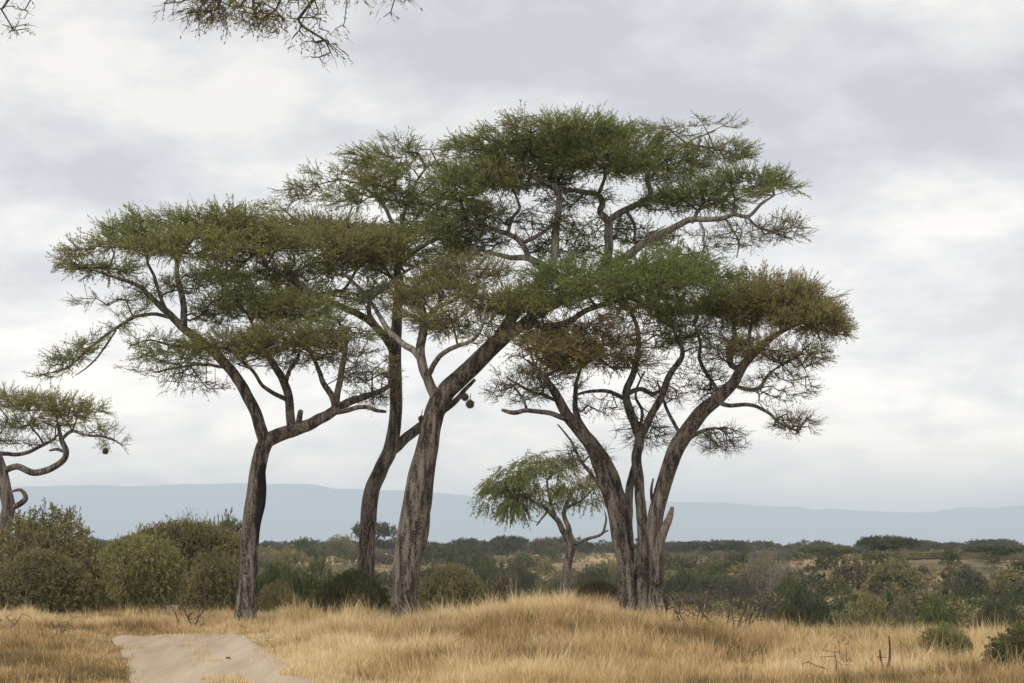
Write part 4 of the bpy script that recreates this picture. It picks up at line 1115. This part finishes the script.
# ------------------------------------------------------------------ grass
def make_grass():
    r = np.random.default_rng(99)
    ntuft = 34000
    Y = r.uniform(36, 74, ntuft * 2)
    u = r.uniform(-0.26, 0.26, ntuft * 2)
    X = u * Y
    dens = np.where(Y < 63, 1.0, np.where(X < -4.5, 0.8, 0.25))
    td = track_dist(X, Y)
    edge = 1.05 - 2.2 * smooth(50.5, 51.5, Y + 0.9 * (fbm(X / 0.9, 0, 0, 14) - 0.5)) + 1.5 * (fbm(X / 0.8, Y / 0.8, 0, 15) - 0.5)
    dens = dens * smooth(edge, edge + 0.5, td)
    mid = (np.abs(td) < 0.30) & (vnoise(X / 0.8, Y / 0.8, 0, 16) > 0.42)
    patch = fbm(X / 2.2, Y / 2.2, 0, 17)
    dens = np.where(patch < 0.42, dens * 0.28, dens)
    keep = (r.random(len(X)) < dens) | (mid & (r.random(len(X)) < 0.7))
    X, Y, td, patch = X[keep], Y[keep], td[keep], patch[keep]
    hgt = 0.14 + 0.27 * smooth(0.3, 0.72, fbm(X / 2.6, Y / 2.6, 3, 18)) + 0.18 * r.random(len(X)) ** 3
    hgt = hgt * (0.55 + 0.95 * vnoise(X / 0.45, Y / 0.45, 0, 23))
    hgt = np.where(r.random(len(X)) < 0.06, hgt * 1.5, hgt)
    hgt = hgt * np.where(td < 0.5, 0.6, 0.35 + 0.65 * smooth(1.3, 3.2, td))
    hgt = hgt * np.where(X / Y < -0.10, 0.62, 1.0)
    bl = 20
    rep = np.repeat(np.arange(len(X)), bl)
    n = len(rep)
    a = r.uniform(0, 2 * np.pi, n)
    rad = r.random(n) ** 0.7 * 0.11
    bx, by = X[rep] + np.cos(a) * rad, Y[rep] + np.sin(a) * rad
    bz = ground_h(bx, by) - 0.02
    H = hgt[rep] * r.uniform(0.5, 1.15, n)
    stalk = r.random(n) < 0.035
    H = np.where(stalk, H * 1.25 + 0.06, H)
    lean = np.where(stalk, r.uniform(0.05, 0.3, n), r.uniform(0.1, 0.7, n))
    dx, dy = np.cos(a) * lean + 0.5 * (vnoise(bx / 0.7, by / 0.7, 0, 33) - 0.5), np.sin(a) * lean
    W = r.uniform(0.0038, 0.0075, n)
    wa = r.uniform(0, np.pi, n)
    wx, wy = np.cos(wa) * W, np.sin(wa) * W
    b = np.stack([bx, by, bz], -1)
    m_ = b + np.stack([dx * H * 0.35, dy * H * 0.35, H * 0.6], -1)
    t = b + np.stack([dx * H, dy * H, H * (1.02 - 0.28 * lean)], -1)
    w = np.stack([wx, wy, np.zeros(n)], -1)
    V = np.stack([b - w, b + w, m_ + w * 0.75, m_ - w * 0.75, t], 1).reshape(-1, 3)
    i = np.arange(n)[:, None] * 5
    q = i + np.array([[0, 1, 2, 3]])
    tr = i + np.array([[3, 2, 4]])
    ct = 0.58 + (fbm(X / 3.5, Y / 3.5, 9, 19) - 0.5) * 1.6 + r.normal(size=len(X)) * 0.13 + (vnoise(X / 0.6, Y / 0.6, 0, 29) - 0.5) * 0.35
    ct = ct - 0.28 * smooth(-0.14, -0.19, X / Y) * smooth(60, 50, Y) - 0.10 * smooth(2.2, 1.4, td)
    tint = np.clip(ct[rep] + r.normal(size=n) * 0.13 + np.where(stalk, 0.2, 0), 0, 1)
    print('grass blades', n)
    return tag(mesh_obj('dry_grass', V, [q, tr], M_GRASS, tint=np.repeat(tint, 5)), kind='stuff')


make_grass()

# ------------------------------------------------------------------ haze
hz, nt, ns, ls = mat('haze_air')
out = N(ns, 'ShaderNodeOutputMaterial')
pv = N(ns, 'ShaderNodeVolumePrincipled')
pv.inputs['Color'].default_value = (0.75, 0.885, 1.0, 1)
pv.inputs['Density'].default_value = 1.75e-4
pv.inputs['Anisotropy'].default_value = 0.0
ls.new(pv.outputs[0], out.inputs['Volume'])
x0, x1, y0, y1, z0, z1 = -26000, 26000, -300, 17000, -12, 385
V = np.array([(x0, y0, z0), (x1, y0, z0), (x1, y1, z0), (x0, y1, z0), (x0, y0, z1), (x1, y0, z1), (x1, y1, z1), (x0, y1, z1)], float)
Q = np.array([(0, 3, 2, 1), (4, 5, 6, 7), (0, 1, 5, 4), (1, 2, 6, 5), (2, 3, 7, 6), (3, 0, 4, 7)])
tag(mesh_obj('haze', V, [Q], hz), kind='stuff')

# ------------------------------------------------------------------ sky and sun
SUN_EL, SUN_AZ = 50.0, -145.0           # azimuth from +Y towards +X: behind the camera, to the left
w = bpy.data.worlds.new('World')
SC.world = w
w.use_nodes = True
nt = w.node_tree
ns, ls = nt.nodes, nt.links
ns.clear()
out = N(ns, 'ShaderNodeOutputWorld')
bg = N(ns, 'ShaderNodeBackground')
bg.inputs['Strength'].default_value = 0.1
sky = N(ns, 'ShaderNodeTexSky')
sky.sky_type = 'NISHITA'
sky.sun_disc = False
sky.sun_elevation = R(SUN_EL)
sky.sun_rotation = R(SUN_AZ)
sky.air_density, sky.dust_density = 1.0, 1.5
tc = N(ns, 'ShaderNodeTexCoord')
nrm = N(ns, 'ShaderNodeVectorMath', operation='NORMALIZE')
ls.new(tc.outputs['Generated'], nrm.inputs[0])
sep = N(ns, 'ShaderNodeSeparateXYZ')
ls.new(nrm.outputs[0], sep.inputs[0])
zz = N(ns, 'ShaderNodeMath', operation='MAXIMUM')
ls.new(sep.outputs['Z'], zz.inputs[0])
zz.inputs[1].default_value = 0.0
za = N(ns, 'ShaderNodeMath', operation='ADD')
ls.new(zz.outputs[0], za.inputs[0])
za.inputs[1].default_value = 0.34
cmb = N(ns, 'ShaderNodeCombineXYZ')
for k in 'XY':
    dv = N(ns, 'ShaderNodeMath', operation='DIVIDE')
    ls.new(sep.outputs[k], dv.inputs[0])
    ls.new(za.outputs[0], dv.inputs[1])
    ls.new(dv.outputs[0], cmb.inputs[k])
n1 = noise_node(ns, ls, cmb.outputs[0], 3.4, 12, 0.57)
n1.inputs['Distortion'].default_value = 0.25
n2 = noise_node(ns, ls, cmb.outputs[0], 11.0, 8, 0.6)
acc = N(ns, 'ShaderNodeMath', operation='MULTIPLY_ADD')
ls.new(n2.outputs['Fac'], acc.inputs[0])
acc.inputs[1].default_value = 0.70
ls.new(n1.outputs['Fac'], acc.inputs[2])
cur = acc.outputs[0]


def cloud_bank(px, py, width, amount):
    """a lighter or darker bank of cloud in a direction of the sky"""
    global cur
    d = at(px, py, 1000.0) - EYE
    d = d / np.linalg.norm(d)
    sb = N(ns, 'ShaderNodeVectorMath', operation='SUBTRACT')
    ls.new(nrm.outputs[0], sb.inputs[0])
    sb.inputs[1].default_value = tuple(d)
    ml = N(ns, 'ShaderNodeVectorMath', operation='MULTIPLY')
    ls.new(sb.outputs[0], ml.inputs[0])
    ml.inputs[1].default_value = (1, 1, 2.3)
    ln = N(ns, 'ShaderNodeVectorMath', operation='LENGTH')
    ls.new(ml.outputs[0], ln.inputs[0])
    mr = N(ns, 'ShaderNodeMapRange', interpolation_type='SMOOTHERSTEP')
    mr.inputs['From Min'].default_value = 0.0
    mr.inputs['From Max'].default_value = width / F
    mr.inputs['To Min'].default_value = amount
    mr.inputs['To Max'].default_value = 0.0
    ls.new(ln.outputs['Value'], mr.inputs['Value'])
    ad = N(ns, 'ShaderNodeMath', operation='ADD')
    ls.new(cur, ad.inputs[0])
    ls.new(mr.outputs['Result'], ad.inputs[1])
    cur = ad.outputs[0]


cloud_bank(120, 95, 330, 0.12)
cloud_bank(800, 90, 430, -0.20)
cloud_bank(620, 40, 300, -0.08)
cloud_bank(975, 190, 170, 0.26)
cloud_bank(1010, 20, 140, 0.20)
cloud_bank(110, 165, 190, -0.16)
cloud_bank(245, 105, 110, 0.14)
cloud_bank(50, 225, 120, 0.14)
cloud_bank(420, 60, 300, -0.03)
cloud_bank(880, 420, 260, 0.10)
cloud_bank(300, 420, 420, 0.06)
sbt = N(ns, 'ShaderNodeMath', operation='SUBTRACT')
ls.new(cur, sbt.inputs[0])
sbt.inputs[1].default_value = 0.34
rp = ramp(ns, [(0.30, (4.9, 4.9, 5.3)), (0.5, (6.4, 6.35, 6.5)), (0.68, (8.2, 7.9, 7.5))])
ls.new(sbt.outputs[0], rp.inputs['Fac'])
cov = N(ns, 'ShaderNodeMix', data_type='RGBA')
cov.inputs['Factor'].default_value = 0.94
hor = N(ns, 'ShaderNodeMapRange', interpolation_type='SMOOTHSTEP')
hor.inputs['From Min'].default_value = 0.0
hor.inputs['From Max'].default_value = 0.19
hor.inputs['To Min'].default_value = 2.05
hor.inputs['To Max'].default_value = 1.0
ls.new(zz.outputs[0], hor.inputs['Value'])
hs = N(ns, 'ShaderNodeVectorMath', operation='SCALE')
warm = N(ns, 'ShaderNodeMix', data_type='RGBA')
warm.blend_type = 'MULTIPLY'
warm.inputs['Factor'].default_value = 1.0
wr = ramp(ns, [(0.0, (1.0, 0.905, 0.79)), (0.16, (1.0, 0.99, 0.98))])
ls.new(zz.outputs[0], wr.inputs['Fac'])
ls.new(rp.outputs['Color'], warm.inputs['A'])
ls.new(wr.outputs['Color'], warm.inputs['B'])
ls.new(warm.outputs['Result'], hs.inputs[0])
ls.new(hor.outputs['Result'], hs.inputs['Scale'])
ls.new(sky.outputs['Color'], cov.inputs['A'])
ls.new(hs.outputs[0], cov.inputs['B'])
ls.new(cov.outputs['Result'], bg.inputs['Color'])
ls.new(bg.outputs[0], out.inputs['Surface'])

sl = bpy.data.lights.new('sun', 'SUN')
sl.energy = 1.5
sl.angle = R(14)
sl.color = (1.0, 0.955, 0.89)
so = bpy.data.objects.new('sun', sl)
C.objects.link(so)
az, el = R(SUN_AZ), R(SUN_EL)
dirv = Vector((math.sin(az) * math.cos(el), math.cos(az) * math.cos(el), math.sin(el)))
so.rotation_euler = dirv.to_track_quat('Z', 'Y').to_euler()
so.location = (0, 0, 60)

# ------------------------------------------------------------------ camera and render
cam = bpy.data.cameras.new('camera')
cam.sensor_width = 36
cam.lens = 36 * F / 1024
cam.clip_start = 0.5
cam.clip_end = 60000
co = bpy.data.objects.new('camera', cam)
C.objects.link(co)
co.location = tuple(EYE)
co.rotation_euler = (R(90) + PITCH, 0, 0)
SC.camera = co

SC.render.engine = 'CYCLES'
cy = SC.cycles
cy.max_bounces = 5
cy.diffuse_bounces = 3
cy.glossy_bounces = 1
cy.transmission_bounces = 3
cy.transparent_max_bounces = 4
cy.volume_bounces = 2
cy.use_denoising = True
cy.use_adaptive_sampling = False
cy.caustics_reflective = cy.caustics_refractive = False
SC.view_settings.view_transform = 'Standard'
SC.view_settings.look = 'None'
SC.view_settings.exposure = 0.4
SC.view_settings.gamma = 1.0
SC.view_settings.use_curve_mapping = False
